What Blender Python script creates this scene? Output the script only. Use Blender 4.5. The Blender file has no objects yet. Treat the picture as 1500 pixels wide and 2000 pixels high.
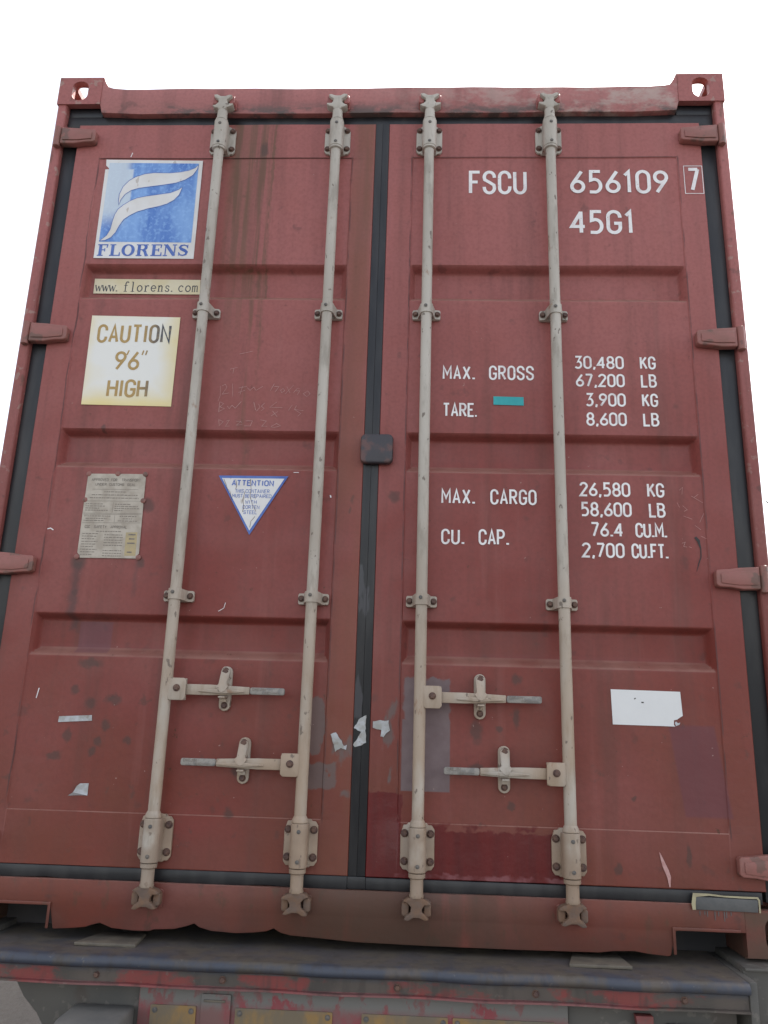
import bpy, bmesh, math, random
from mathutils import Vector, Matrix

random.seed(7)
rad = math.radians
scene = bpy.context.scene
col = scene.collection
Z0 = 1.20                      # height of the container floor frame above the ground

# ------------------------------------------------------------------ camera
cam_d = bpy.data.cameras.new('camera')
cam = bpy.data.objects.new('camera', cam_d)
col.objects.link(cam)
YAW, PITCH, ROLL, FPX = -.0474, .2673, .0303, 1579.75
f = Vector((math.sin(YAW)*math.cos(PITCH), math.cos(YAW)*math.cos(PITCH), math.sin(PITCH)))
r = Vector((math.cos(YAW), -math.sin(YAW), 0))
u = r.cross(f)
r2 = math.cos(ROLL)*r + math.sin(ROLL)*u
u2 = -math.sin(ROLL)*r + math.cos(ROLL)*u
M = Matrix((r2, u2, -f)).transposed().to_4x4()
M.translation = Vector((.1588, -2.4544, .5572 + Z0))
cam.matrix_world = M
cam_d.sensor_fit = 'VERTICAL'
cam_d.sensor_height = 32.0
cam_d.lens = 32.0*FPX/2000
cam_d.clip_start = .05
cam_d.clip_end = 3000
scene.camera = cam

# ------------------------------------------------------------------ light
SUN_EL, SUN_AZ = rad(57), rad(42)        # azimuth from +Y (behind the container) towards +X
w = bpy.data.worlds.new('World')
scene.world = w
w.use_nodes = True
nt = w.node_tree
bg = nt.nodes['Background']
sky = nt.nodes.new('ShaderNodeTexSky')
sky.sky_type = 'NISHITA'
sky.sun_disc = False
sky.sun_elevation = SUN_EL
sky.sun_rotation = SUN_AZ
sky.air_density = 1.0
sky.dust_density = 2.0
sky.ozone_density = 1.0
# thin bright cloud veil over the whole sky: most of the blue is washed out, a little more so in soft patches
bw = nt.nodes.new('ShaderNodeRGBToBW')
nt.links.new(sky.outputs[0], bw.inputs[0])
tc = nt.nodes.new('ShaderNodeTexCoord')
mpw = nt.nodes.new('ShaderNodeMapping'); mpw.inputs['Scale'].default_value = (1, 1, 2.5)
nt.links.new(tc.outputs['Generated'], mpw.inputs[0])
nz = nt.nodes.new('ShaderNodeTexNoise'); nz.inputs['Scale'].default_value = 2.2; nz.inputs['Detail'].default_value = 5
nt.links.new(mpw.outputs[0], nz.inputs['Vector'])
mr = nt.nodes.new('ShaderNodeMapRange')
mr.inputs[1].default_value = .35; mr.inputs[2].default_value = .65; mr.inputs[3].default_value = .50; mr.inputs[4].default_value = .90
nt.links.new(nz.outputs[0], mr.inputs[0])
tint = nt.nodes.new('ShaderNodeMix'); tint.data_type = 'RGBA'; tint.blend_type = 'MULTIPLY'; tint.inputs[0].default_value = 1
nt.links.new(bw.outputs[0], tint.inputs[6]); tint.inputs[7].default_value = (1.12, 1.08, 1.02, 1)
mxw = nt.nodes.new('ShaderNodeMix'); mxw.data_type = 'RGBA'
nt.links.new(mr.outputs[0], mxw.inputs[0]); nt.links.new(sky.outputs[0], mxw.inputs[6]); nt.links.new(tint.outputs[2], mxw.inputs[7])
nt.links.new(mxw.outputs[2], bg.inputs[0])
bg.inputs[1].default_value = .15
sd = bpy.data.lights.new('sun', 'SUN')
sd.energy = 4.0
sd.angle = rad(.5)
sd.color = (1, .95, .88)
so = bpy.data.objects.new('sun', sd)
col.objects.link(so)
sdir = Vector((math.sin(SUN_AZ)*math.cos(SUN_EL), math.cos(SUN_AZ)*math.cos(SUN_EL), math.sin(SUN_EL)))
so.rotation_euler = sdir.to_track_quat('Z', 'Y').to_euler()
so.location = (6, 20, 30)
scene.view_settings.view_transform = 'Standard'
scene.view_settings.look = 'None'
scene.view_settings.gamma = 1
scene.view_settings.use_curve_mapping = False
scene.view_settings.exposure = 1.68
scene.cycles.use_denoising = True

# ------------------------------------------------------------------ node helper
class NT:
    def __init__(s, name):
        s.m = bpy.data.materials.new(name)
        s.m.use_nodes = True
        s.t = s.m.node_tree
        s.b = s.t.nodes['Principled BSDF']
        s.pos = s.t.nodes.new('ShaderNodeNewGeometry').outputs['Position']
        sep = s.t.nodes.new('ShaderNodeSeparateXYZ')
        s.t.links.new(s.pos, sep.inputs[0])
        s.x, s.y = sep.outputs[0], sep.outputs[1]
        s.z = s.ma('SUBTRACT', sep.outputs[2], Z0)
        s.x0, s.z0 = s.x, s.z
        sn = s.t.nodes.new('ShaderNodeSeparateXYZ')
        s.t.links.new(s.t.nodes['Geometry'].outputs['Normal'], sn.inputs[0])
        s.nz = sn.outputs[2]
    def put(s, sock, v):
        if isinstance(v, bpy.types.NodeSocket): s.t.links.new(v, sock)
        elif isinstance(v, tuple) and len(v) == 3 and sock.type == 'RGBA': sock.default_value = (*v, 1)
        else: sock.default_value = v
    def ma(s, op, a, b=None, c=None, clamp=False):
        n = s.t.nodes.new('ShaderNodeMath'); n.operation = op; n.use_clamp = clamp
        s.put(n.inputs[0], a)
        if b is not None: s.put(n.inputs[1], b)
        if c is not None: s.put(n.inputs[2], c)
        return n.outputs[0]
    def noise(s, scale, detail=3, sc=(1, 1, 1), rough=.5, off=(0, 0, 0)):
        mp = s.t.nodes.new('ShaderNodeMapping')
        s.t.links.new(s.pos, mp.inputs[0])
        mp.inputs['Scale'].default_value = sc; mp.inputs['Location'].default_value = off
        n = s.t.nodes.new('ShaderNodeTexNoise')
        n.inputs['Scale'].default_value = scale; n.inputs['Detail'].default_value = detail
        n.inputs['Roughness'].default_value = rough
        s.t.links.new(mp.outputs[0], n.inputs['Vector'])
        return n.outputs[0]
    def ramp(s, v, a, b, lo=0., hi=1., smooth=True):
        n = s.t.nodes.new('ShaderNodeMapRange'); n.clamp = True
        n.interpolation_type = 'SMOOTHSTEP' if smooth else 'LINEAR'
        s.put(n.inputs[0], v); s.put(n.inputs[1], a); s.put(n.inputs[2], b); s.put(n.inputs[3], lo); s.put(n.inputs[4], hi)
        return n.outputs[0]
    def mix(s, fac, a, b):
        n = s.t.nodes.new('ShaderNodeMix'); n.data_type = 'RGBA'
        s.put(n.inputs[0], fac); s.put(n.inputs[6], a); s.put(n.inputs[7], b)
        return n.outputs[2]
    def mul(s, *a):
        o = a[0]
        for b in a[1:]: o = s.ma('MULTIPLY', o, b)
        return o
    def mx(s, *a):
        o = a[0]
        for b in a[1:]: o = s.ma('MAXIMUM', o, b)
        return o
    def box(s, x0, x1, z0, z1, e=.002, x=None, z=None):
        x = x or s.x; z = z or s.z
        dx = s.ma('SUBTRACT', s.ma('ABSOLUTE', s.ma('SUBTRACT', x, (x0+x1)/2)), abs(x1-x0)/2)
        dz = s.ma('SUBTRACT', s.ma('ABSOLUTE', s.ma('SUBTRACT', z, (z0+z1)/2)), abs(z1-z0)/2)
        return s.ramp(s.ma('MAXIMUM', dx, dz), e, -e)
    def ell(s, cx, cz, rx, rz, soft=.5):
        a = s.ma('DIVIDE', s.ma('SUBTRACT', s.x, cx), rx)
        b = s.ma('DIVIDE', s.ma('SUBTRACT', s.z, cz), rz)
        d = s.ma('ADD', s.mul(a, a), s.mul(b, b))
        return s.ramp(d, 1+soft, 1-soft)
    def bump(s, h, strength=.3, dist=.002):
        n = s.t.nodes.new('ShaderNodeBump')
        n.inputs['Strength'].default_value = strength; n.inputs['Distance'].default_value = dist
        s.put(n.inputs['Height'], h)
        s.t.links.new(n.outputs[0], s.b.inputs['Normal'])
    def fin(s, c, rough=.5, metal=0., spec=.5):
        s.put(s.b.inputs['Base Color'], c); s.put(s.b.inputs['Roughness'], rough)
        s.put(s.b.inputs['Metallic'], metal); s.put(s.b.inputs['Specular IOR Level'], spec)
        return s.m

RED = (.208, .040, .032)
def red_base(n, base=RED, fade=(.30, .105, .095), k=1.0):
    big = n.noise(1.7, 4)
    streak = n.noise(9, 4, (1, 1, .07), .6)
    fine = n.noise(90, 3)
    c = n.mix(n.ramp(big, .35, .7, 0, .45), base, fade)
    # pale glare veil put into the colour, lighter and pinker towards the top
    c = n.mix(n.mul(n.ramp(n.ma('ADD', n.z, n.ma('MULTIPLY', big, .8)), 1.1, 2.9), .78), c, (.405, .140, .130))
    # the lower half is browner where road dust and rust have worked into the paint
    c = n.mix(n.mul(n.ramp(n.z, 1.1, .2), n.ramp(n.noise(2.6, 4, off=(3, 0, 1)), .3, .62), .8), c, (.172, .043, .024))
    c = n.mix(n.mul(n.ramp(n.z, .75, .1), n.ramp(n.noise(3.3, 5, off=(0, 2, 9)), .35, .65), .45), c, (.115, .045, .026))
    c = n.mix(n.mul(n.ramp(streak, .5, .78), .5*k), c, (.10, .045, .035))
    c = n.mix(n.ramp(fine, .35, .75, 0, .22), c, (.13, .035, .03))
    c = n.mix(n.mul(n.ramp(n.noise(16, 5, off=(1, 5, 2)), .64, .72), .35*k), c, (.075, .04, .035))
    # sky light put into the colour of every ledge that faces up
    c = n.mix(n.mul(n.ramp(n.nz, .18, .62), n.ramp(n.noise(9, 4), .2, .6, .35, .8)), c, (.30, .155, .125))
    rough = n.ramp(n.noise(7, 4), .3, .7, .38, .56)
    return c, rough, fine

def mat_frame():
    n = NT('frame_paint')
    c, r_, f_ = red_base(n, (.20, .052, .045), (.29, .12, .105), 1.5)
    rust = n.ramp(n.noise(22, 5, (1, 1, .5), .65), .58, .68)
    c = n.mix(n.mul(rust, .6), c, (.10, .055, .035))
    c = n.mix(n.mul(n.ramp(n.noise(30, 5, off=(4, 4, 0)), .62, .66), n.ramp(n.z, .6, 2.0), .55), c, (.36, .27, .23))
    c = n.mix(n.mul(n.ramp(n.z, .130, .110), n.ramp(n.ma('ABSOLUTE', n.x), 1.03, 1.06), n.ramp(n.noise(9, 5), .25, .5), .8), c, (.095, .065, .045))
    # dark oily staining below the middle of the sill
    st = n.mul(n.ramp(n.z, .17, .13), n.ramp(n.ma('ABSOLUTE', n.ma('SUBTRACT', n.x, .12)), .50, .12), n.ramp(n.noise(18, 3, (1, 1, .12)), .25, .5))
    c = n.mix(n.mul(n.ramp(n.z, .14, .0), n.ramp(n.noise(7, 5, off=(3, 3, 3)), .3, .6), .6), c, (.105, .05, .04))
    c = n.mix(n.mul(st, .6), c, (.055, .045, .03))
    n.bump(n.noise(60, 4), .25, .002)
    return n.fin(c, r_, 0, .36)

def mat_header():
    n = NT('header_paint')
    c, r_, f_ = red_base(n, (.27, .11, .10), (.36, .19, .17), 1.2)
    wear = n.mul(n.ramp(n.noise(7, 6, (1, 1, 1.8), .7), .42, .60), n.ramp(n.x, -.2, .75))
    c = n.mix(n.mul(wear, .75), c, (.42, .33, .29))
    band = n.mul(n.ramp(n.noise(5, 6, (1, 1, 2.5), .7, off=(7, 0, 0)), .46, .58), n.ramp(n.z, 2.79, 2.73))
    c = n.mix(n.mul(band, .85), c, (.075, .07, .065))
    n.bump(n.noise(45, 5), .35, .003)
    return n.fin(c, .5)

SPOTS = [(-.876, .658, .012, .014), (-.821, .62, .017, .018), (-.749, .633, .018, .014), (-.881, .525, .012, .020), (-.77, .559, .014, .016),
         (-.787, .51, .013, .015), (-.698, .514, .012, .010), (-.801, .481, .012, .014), (-.915, .466, .022, .012), (-.839, .738, .035, .014),
         (-.381, .321, .014, .014), (.331, .569, .016, .034), (.452, .723, .016, .014), (.779, .40, .008, .007), (.725, .214, .010, .018),
         (.398, .578, .011, .007), (.073, 1.281, .017, .018), (-.059, 1.27, .005, .013), (-.064, 1.235, .004, .012), (-.36, .44, .022, .014),
         (.448, .61, .010, .030), (.43, .37, .010, .012), (.92, .255, .007, .03), (-.715, 1.05, .013, .016), (-.716, 1.24, .022, .024), (-.915, 1.05, .024, .022),
         (.33, .47, .02, .012), (-.89, 1.50, .006, .012), (-.43, 2.58, .014, .03)]
def mat_door():
    n = NT('door_paint')
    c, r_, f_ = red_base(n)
    dist = n.ma('MULTIPLY', n.ma('SUBTRACT', n.noise(38, 4), .5), .022)
    dist2 = n.ma('MULTIPLY', n.ma('SUBTRACT', n.noise(45, 4, off=(9, 2, 4)), .5), .03)
    x0, z0 = n.x, n.z
    n.x = n.ma('ADD', x0, dist); n.z = n.ma('ADD', z0, dist2)
    # green-brown runs down the left door
    run = n.ramp(n.noise(34, 3, (1, 1, .035), .6), .40, .62)
    def runs(cx, hw, ztop, zbot, k):
        m = n.ramp(n.ma('ABSOLUTE', n.ma('SUBTRACT', n.x, cx)), hw, hw*.25)
        return n.mul(m, n.ramp(z0, zbot, ztop), k)
    g = n.mx(n.mul(runs(-.50, .075, 2.45, 1.55, .8), n.ramp(run, 0, 1, .45, 1)), n.mul(runs(-.44, .05, 2.2, .9, .75), run), n.mul(runs(-.40, .018, 2.3, 1.1, .6), run),
             n.mul(runs(-.065, .045, 2.6, 1.6, .55), n.ramp(run, 0, 1, .5, 1)), n.mul(runs(-.395, .007, 2.25, 1.2, .7), n.ramp(run, 0, .5, .4, 1)))
    c = n.mix(g, c, (.115, .075, .040))
    # long dark runs from the rivets of the data plate
    c = n.mix(n.mx(n.mul(n.box(-.93, -.905, .84, 1.05, .01), .6), n.mul(n.box(-.735, -.722, .95, 1.06, .008), .3)), c, (.06, .045, .045))
    rust = n.mul(n.ramp(n.noise(24, 6, off=(6, 6, 1), rough=.7), .655, .70), n.ramp(z0, 2.4, .3, .3, .8))
    c = n.mix(rust, c, (.075, .035, .02))
    wash = n.mul(n.ramp(n.noise(15, 5, (1, 1, .05), .65, off=(11, 0, 0)), .50, .72), .26)
    c = n.mix(wash, c, (.095, .04, .03))
    wash2 = n.mul(n.ramp(n.noise(11, 5, (1, 1, .06), .65, off=(31, 0, 0)), .55, .72), .18)
    c = n.mix(wash2, c, (.33, .14, .12))
    # scuffs
    sp = None
    for (a, b, rx, rz) in SPOTS:
        e = n.ell(a, b, rx, rz, .8)
        sp = e if sp is None else n.mx(sp, e)
    c = n.mix(n.mul(sp, .62), c, (.06, .042, .036))
    sc = n.mul(n.ramp(n.noise(13, 6, off=(2, 2, 7), rough=.7), .60, .68), n.ramp(z0, .95, .6), .5)
    c = n.mix(sc, c, (.085, .05, .04))
    # edge rails of the doors are browner near the middle gap
    c = n.mix(n.mul(n.box(-.112, -.028, .17, 2.7, .012, x0, z0), n.ramp(n.noise(6, 4, (1, 1, .3)), .3, .6), .5), c, (.20, .075, .042))
    # caulk lines where the panel meets the rails
    wob = n.ma('MULTIPLY', n.ma('SUBTRACT', n.noise(5, 3, (1, 1, 1)), .5), .02)
    xs = n.ma('ADD', x0, wob)
    ln = None
    for cx in (-1.036, -.108, .104, 1.040):
        l = n.ramp(n.ma('ABSOLUTE', n.ma('SUBTRACT', xs if cx == -1.036 else n.ma('ADD', x0, n.ma('MULTIPLY', wob, .15)), cx)), .0032, .0008)
        ln = l if ln is None else n.mx(ln, l)
    ln = n.mul(ln, n.ramp(z0, 2.56, 2.54), n.ramp(z0, .29, .31), n.ramp(n.noise(9, 3), .35, .6))
    lz = n.mx(n.box(-1.036, -.108, 2.5435, 2.5465, .001, x0, z0), n.box(.104, 1.04, 2.5455, 2.5485, .001, x0, z0))
    c = n.mix(n.mul(n.mx(ln, lz), .7), c, (.06, .03, .03))
    # grey primer patches by the second rod pair
    gm = n.mx(n.mul(n.box(.1145, .255, .400, .60, .002, x0, z0)), n.mul(n.box(.118, .252, .50, .72, .004)))
    gn = n.noise(7, 5, (1, 1, .5), .65)
    c = n.mix(n.mul(gm, n.ramp(gn, .30, .44, .5, .92)), c, n.mix(n.noise(26, 4), (.12, .085, .09), (.22, .175, .18)))
    gb = n.mul(n.mx(n.ell(-.142, .575, .030, .085, .1), n.box(-.17, -.075, .398, .47, .004)), n.ramp(n.noise(9, 5, off=(5, 1, 3), rough=.65), .40, .46))
    gb = n.mx(gb, n.mul(n.box(.03, .10, .42, .74, .006), n.ramp(n.noise(17, 4, (1, 1, .35), off=(1, 1, 8)), .54, .60)),
              n.mul(n.box(-.09, -.03, .38, .55, .006), n.ramp(n.noise(14, 4, (1, 1, .6), off=(1, 6, 8)), .52, .60)))
    c = n.mix(n.mul(gb, .8), c, (.135, .105, .098))
    # fresh dark red repaint, bottom inner corner of the right door
    rp = n.mx(n.box(.0, .118, .15, .393, .003), n.mul(n.box(.1, .565, .15, .296, .004)), n.mul(n.box(.2, .50, .28, .312, .006), n.ramp(n.noise(12, 3), .5, .56)))
    c = n.mix(rp, c, n.mix(n.ramp(n.noise(30, 4, (1, 1, .1)), .3, .7), (.130, .012, .012), (.095, .010, .011)))
    edge = n.mul(n.box(.10, .62, .168, .182, .003), n.ramp(n.noise(20, 3), .35, .6))
    c = n.mix(n.mul(edge, .7), c, (.26, .10, .11))
    # old purple-grey label ghosts
    sk = n.ma('ADD', x0, n.ma('MULTIPLY', n.ma('SUBTRACT', z0, .47), .13))
    c = n.mix(n.mul(n.box(.905, 1.035, .355, .605, .005, sk, z0), .6), c, (.130, .042, .056))
    c = n.mix(n.mul(n.box(-.898, -.795, .770, .868, .003, x0, z0), .45), c, (.155, .066, .09))
    # bare chips and scratches
    ch = n.mul(n.ramp(n.noise(70, 2, off=(3, 9, 1)), .765, .79), .6)
    c = n.mix(ch, c, (.40, .28, .25))
    rr = n.ma('ADD', n.mul(r_, n.ma('SUBTRACT', 1, rp)), n.mul(rp, .3))
    n.bump(n.ma('ADD', n.noise(55, 4), n.ma('MULTIPLY', n.noise(5, 3), 7)), .30, .002)
    return n.fin(c, rr, 0, .36)

def simple(name, c1, c2, scale=12, rough=.5, metal=0., stretch=(1, 1, 1), lo=.35, hi=.65, bump=0, spec=.5, speck=None):
    n = NT(name)
    c = n.mix(n.ramp(n.noise(scale, 5, stretch, .6), lo, hi), c1, c2)
    if speck:
        c = n.mix(n.mul(n.ramp(n.noise(speck[1], 4, off=(2, 3, 4)), speck[2], speck[2]+.06), speck[3]), c, speck[0])
    if bump: n.bump(n.noise(scale*4, 4), bump, .002)
    return n.fin(c, rough, metal, spec)

def mat_rod():
    n = NT('rod_cream_paint')
    c = n.mix(n.ramp(n.noise(5, 5, (1, 1, .5)), .3, .7), (.51, .475, .42), (.40, .365, .315))
    c = n.mix(n.mul(n.ramp(n.noise(26, 5, (1, 1, .25), .65), .48, .66), .65), c, (.27, .24, .20))
    c = n.mix(n.mul(n.ramp(n.z, 1.5, .3), n.ramp(n.noise(8, 5, (1, 1, .4), off=(2, 0, 0)), .28, .56), .8), c, (.36, .25, .165))
    c = n.mix(n.mul(n.ramp(n.noise(17, 5, (1, 1, .5), .7, off=(8, 1, 0)), .62, .70), .55), c, (.25, .12, .06))
    c = n.mix(n.mul(n.ramp(n.noise(55, 3, (1, 1, .6), off=(0, 5, 0)), .66, .70), .8), c, (.13, .10, .08))
    c = n.mix(n.mul(n.ramp(n.z, .16, .09), n.ramp(n.noise(30, 4), .3, .6), .6), c, (.18, .13, .10))
    c = n.mix(n.mul(n.ramp(n.z, .36, .26), n.ramp(n.noise(12, 5, off=(1, 0, 6)), .25, .55), .7), c, (.27, .195, .14))
    n.bump(n.noise(120, 4), .3, .001)
    return n.fin(c, .55)

def mat_rubber():
    n = NT('gasket_rubber')
    c = n.mix(n.ramp(n.noise(20, 5, (1, 1, .2)), .4, .7), (.010, .011, .014), (.026, .026, .028))
    peel = n.mul(n.box(-.03, .022, .60, 1.06, .004), n.ramp(n.noise(11, 4, (1.6, 1, .35), off=(0, 0, 3)), .52, .55))
    c = n.mix(peel, c, (.055, .055, .062))
    n.bump(n.noise(60, 3), .2, .001)
    return n.fin(c, .40, 0, .5)

def mat_blue():
    n = NT('faded_blue_print')
    c = n.mix(n.ramp(n.noise(10, 5, (1, 1, .22), .6), .32, .68), (.05, .16, .53), (.23, .42, .78))
    c = n.mix(n.mul(n.ramp(n.noise(75, 4), .5, .62), .45), c, (.30, .52, .86))
    fade = n.mul(n.ramp(n.x, -.895, -.935), n.ramp(n.z, 2.24, 2.34), .8)
    fade = n.mx(fade, n.mul(n.box(-1., -.90, 2.35, 2.50, .004), .8))
    c = n.mix(fade, c, (.66, .74, .78))
    return n.fin(c, .45)
def mat_sticker():
    n = NT('sticker_white')
    c = n.mix(n.ramp(n.noise(9, 4), .35, .7), (.76, .76, .76), (.68, .66, .63))
    c = n.mix(n.mul(n.ramp(n.noise(36, 5, (1, 1, .4)), .63, .68), .5), c, (.33, .26, .2))
    return n.fin(c, .4)
def mat_caution():
    n = NT('sticker_yellowed')
    d = n.ma('MAXIMUM', n.ma('DIVIDE', n.ma('ABSOLUTE', n.ma('ADD', n.x, .845)), .168), n.ma('DIVIDE', n.ma('ABSOLUTE', n.ma('SUBTRACT', n.z, 1.77)), .185))
    c = n.mix(n.ma('ADD', n.ramp(d, .55, 1.08, 0, .9), n.ramp(n.noise(8, 4), .3, .7, -.15, .15), clamp=True), (.80, .80, .76), (.78, .66, .33))
    c = n.mix(n.ramp(n.z, 1.62, 1.585, 0, .4), c, (.80, .66, .22))
    return n.fin(c, .4)
def mat_caution_ink():
    n = NT('faded_caution_ink')
    c = n.mix(n.ramp(n.ma('ADD', n.x, n.ma('MULTIPLY', n.noise(30, 3), .05)), -.80+.02, -.715+.02), (.42, .27, .09), (.045, .06, .09))
    c = n.mix(n.ramp(n.noise(60, 3), .4, .7, 0, .35), c, (.55, .42, .2))
    return n.fin(c, .5)
def mat_plate():
    n = NT('data_plate_metal')
    c = n.mix(n.ramp(n.noise(30, 5), .35, .65), (.50, .45, .38), (.38, .33, .27))
    return n.fin(c, .55, 0)
def mat_chassis():
    n = NT('chassis_grey')
    c = n.mix(n.ramp(n.noise(6, 5, (1, 1, .5)), .35, .65), (.075, .074, .069), (.10, .094, .084))
    c = n.mix(n.mul(n.ramp(n.noise(9, 5, (1, 1, .7), off=(1, 2, 3)), .55, .64), .5), c, (.075, .055, .045))
    c = n.mix(n.mul(n.ramp(n.noise(40, 4), .6, .66), .4), c, (.19, .17, .15))
    n.bump(n.noise(50, 4), .3, .002)
    return n.fin(c, .62)
def mat_beam():
    n = NT('rear_beam_worn_paint')
    c = n.mix(n.ramp(n.noise(7, 5, (1, 1, .4)), .35, .65), (.070, .062, .054), (.100, .082, .070))
    bl = n.mul(n.ramp(n.z, -.064, -.045), n.ramp(n.y, -.10, -.15, .35, 1), n.ramp(n.noise(8, 5, (1, .6, .5), .65), .36, .52))
    c = n.mix(n.mul(bl, .85), c, (.044, .056, .084))
    du = n.mul(n.ramp(n.z, -.028, -.019), n.ramp(n.noise(11, 5, (1, 1, 1), .6, off=(0, 4, 0)), .42, .60))
    c = n.mix(n.mul(du, .7), c, (.105, .088, .066))
    rd = n.mul(n.ramp(n.z, -.050, -.054), n.ramp(n.noise(6.5, 6, (1, 1, 1.6), .65, off=(2.3, 0, 0)), .49, .60))
    c = n.mix(n.mul(rd, .75), c, (.26, .038, .035))
    rl = n.mul(n.ramp(n.z, -.080, -.083), n.ramp(n.noise(3.5, 4, (1, 1, 1), off=(6, 0, 0)), .38, .58))
    c = n.mix(n.mul(rl, .65), c, (.27, .09, .095))
    c = n.mix(n.mul(n.ramp(n.noise(60, 4, off=(5, 5, 5)), .66, .70), .3), c, (.20, .18, .15))
    c = n.mix(n.mul(n.ramp(n.noise(30, 5, (1, 1, .25), off=(5, 9, 5)), .52, .66), .5), c, (.05, .042, .038))
    n.bump(n.noise(50, 4), .35, .002)
    return n.fin(c, .55)
def mat_tape(name, a, b, off):
    n = NT(name)
    c = n.mix(n.ramp(n.noise(12, 5, (1, 1, .5), .6, off=(off, 0, 0)), .38, .60), a, b)
    c = n.mix(n.mul(n.ramp(n.z, -.150, -.118), n.ramp(n.noise(24, 5, (1, 1, .6), .65), .40, .50)), c, (.15, .145, .135))
    return n.fin(c, .5)
def mat_ground():
    n = NT('sandy_ground')
    c = n.mix(n.ramp(n.noise(.6, 5), .3, .7), (.115, .10, .085), (.155, .135, .115))
    c = n.mix(n.ramp(n.noise(14, 6, rough=.7), .45, .7, 0, .5), c, (.09, .078, .066))
    n.bump(n.noise(18, 6, rough=.7), .8, .03)
    return n.fin(c, .9)

MT = dict(
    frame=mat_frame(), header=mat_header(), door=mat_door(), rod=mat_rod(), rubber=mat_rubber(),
    hinge=simple('hinge_paint', (.30, .115, .10), (.24, .105, .085), 14, .5, bump=.3, speck=((.10, .07, .055), 18, .56, .6)),
    lockbox=simple('tarred_cover_paint', (.045, .042, .05), (.12, .06, .055), 16, .45, bump=.4, lo=.45, hi=.6),
    bolt=simple('rusted_bolt', (.085, .05, .045), (.15, .085, .06), 60, .7),
    rivet=simple('rivet_dark', (.09, .09, .09), (.16, .14, .12), 80, .6),
    grip=simple('cast_grey_grip', (.30, .28, .25), (.20, .19, .18), 50, .6, bump=.5, lo=.4, hi=.6),
    rustcast=simple('rusty_casting', (.135, .095, .075), (.18, .105, .065), 30, .75, bump=.5),
    white=simple('stencil_white_paint', (.84, .83, .83), (.62, .55, .55), 22, .45, lo=.45, hi=.8, speck=((.35, .2, .19), 110, .66, .6)),
    sticker=mat_sticker(), blue=mat_blue(),
    blueink=simple('blue_ink', (.055, .12, .42), (.10, .18, .50), 20, .45),
    darkink=simple('dark_ink', (.03, .035, .05), (.09, .09, .10), 40, .5),
    caution=mat_caution(), cautionink=mat_caution_ink(), cream=simple('sticker_cream', (.68, .60, .38), (.72, .66, .48), 12, .45),
    plate=mat_plate(), plateink=simple('etched_plate_ink', (.16, .14, .12), (.24, .21, .18), 60, .6),
    yellowplate=simple('plate_yellow_field', (.48, .38, .20), (.40, .33, .20), 40, .5),
    teal=simple('teal_tape', (.02, .33, .36), (.03, .38, .40), 20, .5),
    chalk=simple('chalk', (.44, .23, .215), (.54, .33, .31), 60, .9),
    scrap=simple('torn_paper', (.50, .52, .55), (.34, .34, .32), 30, .6, speck=((.25, .22, .18), 60, .6, .5)),
    tapeline=simple('cream_sealant', (.42, .38, .24), (.34, .30, .19), 40, .6),
    dark=simple('underside_dark', (.03, .03, .033), (.05, .045, .045), 10, .8),
    patch=simple('grey_mastic_patch', (.075, .08, .08), (.11, .11, .11), 20, .55),
    chassis=mat_chassis(), beam=mat_beam(),
    rtape=mat_tape('red_reflective', (.24, .035, .045), (.17, .085, .08), 0),
    ytape=mat_tape('yellow_reflective', (.30, .18, .06), (.17, .135, .09), 4),
    pad=simple('worn_pad_steel', (.15, .13, .10), (.10, .088, .072), 20, .6, bump=.3),
    lamp=simple('lamp_housing_plastic', (.12, .12, .115), (.15, .145, .135), 14, .6),
    tyre=simple('tyre_rubber', (.025, .025, .025), (.06, .055, .05), 14, .8),
    rim=simple('rim_steel', (.22, .21, .2), (.14, .12, .10), 14, .6, .3),
    ground=mat_ground(), added_asphalt=simple('added_asphalt', (.036, .036, .037), (.056, .054, .051), 5, .85, bump=.5, speck=((.11, .105, .10), 90, .58, .5)),
    clean=simple('clean_label_white', (.74, .75, .75), (.70, .71, .71), 6, .45),
    leaf=simple('leaf', (.045, .085, .025), (.075, .12, .04), 8, .6),
    bark=simple('bark', (.09, .065, .045), (.13, .1, .07), 10, .9),
)
wood = MT['bark']

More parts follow.
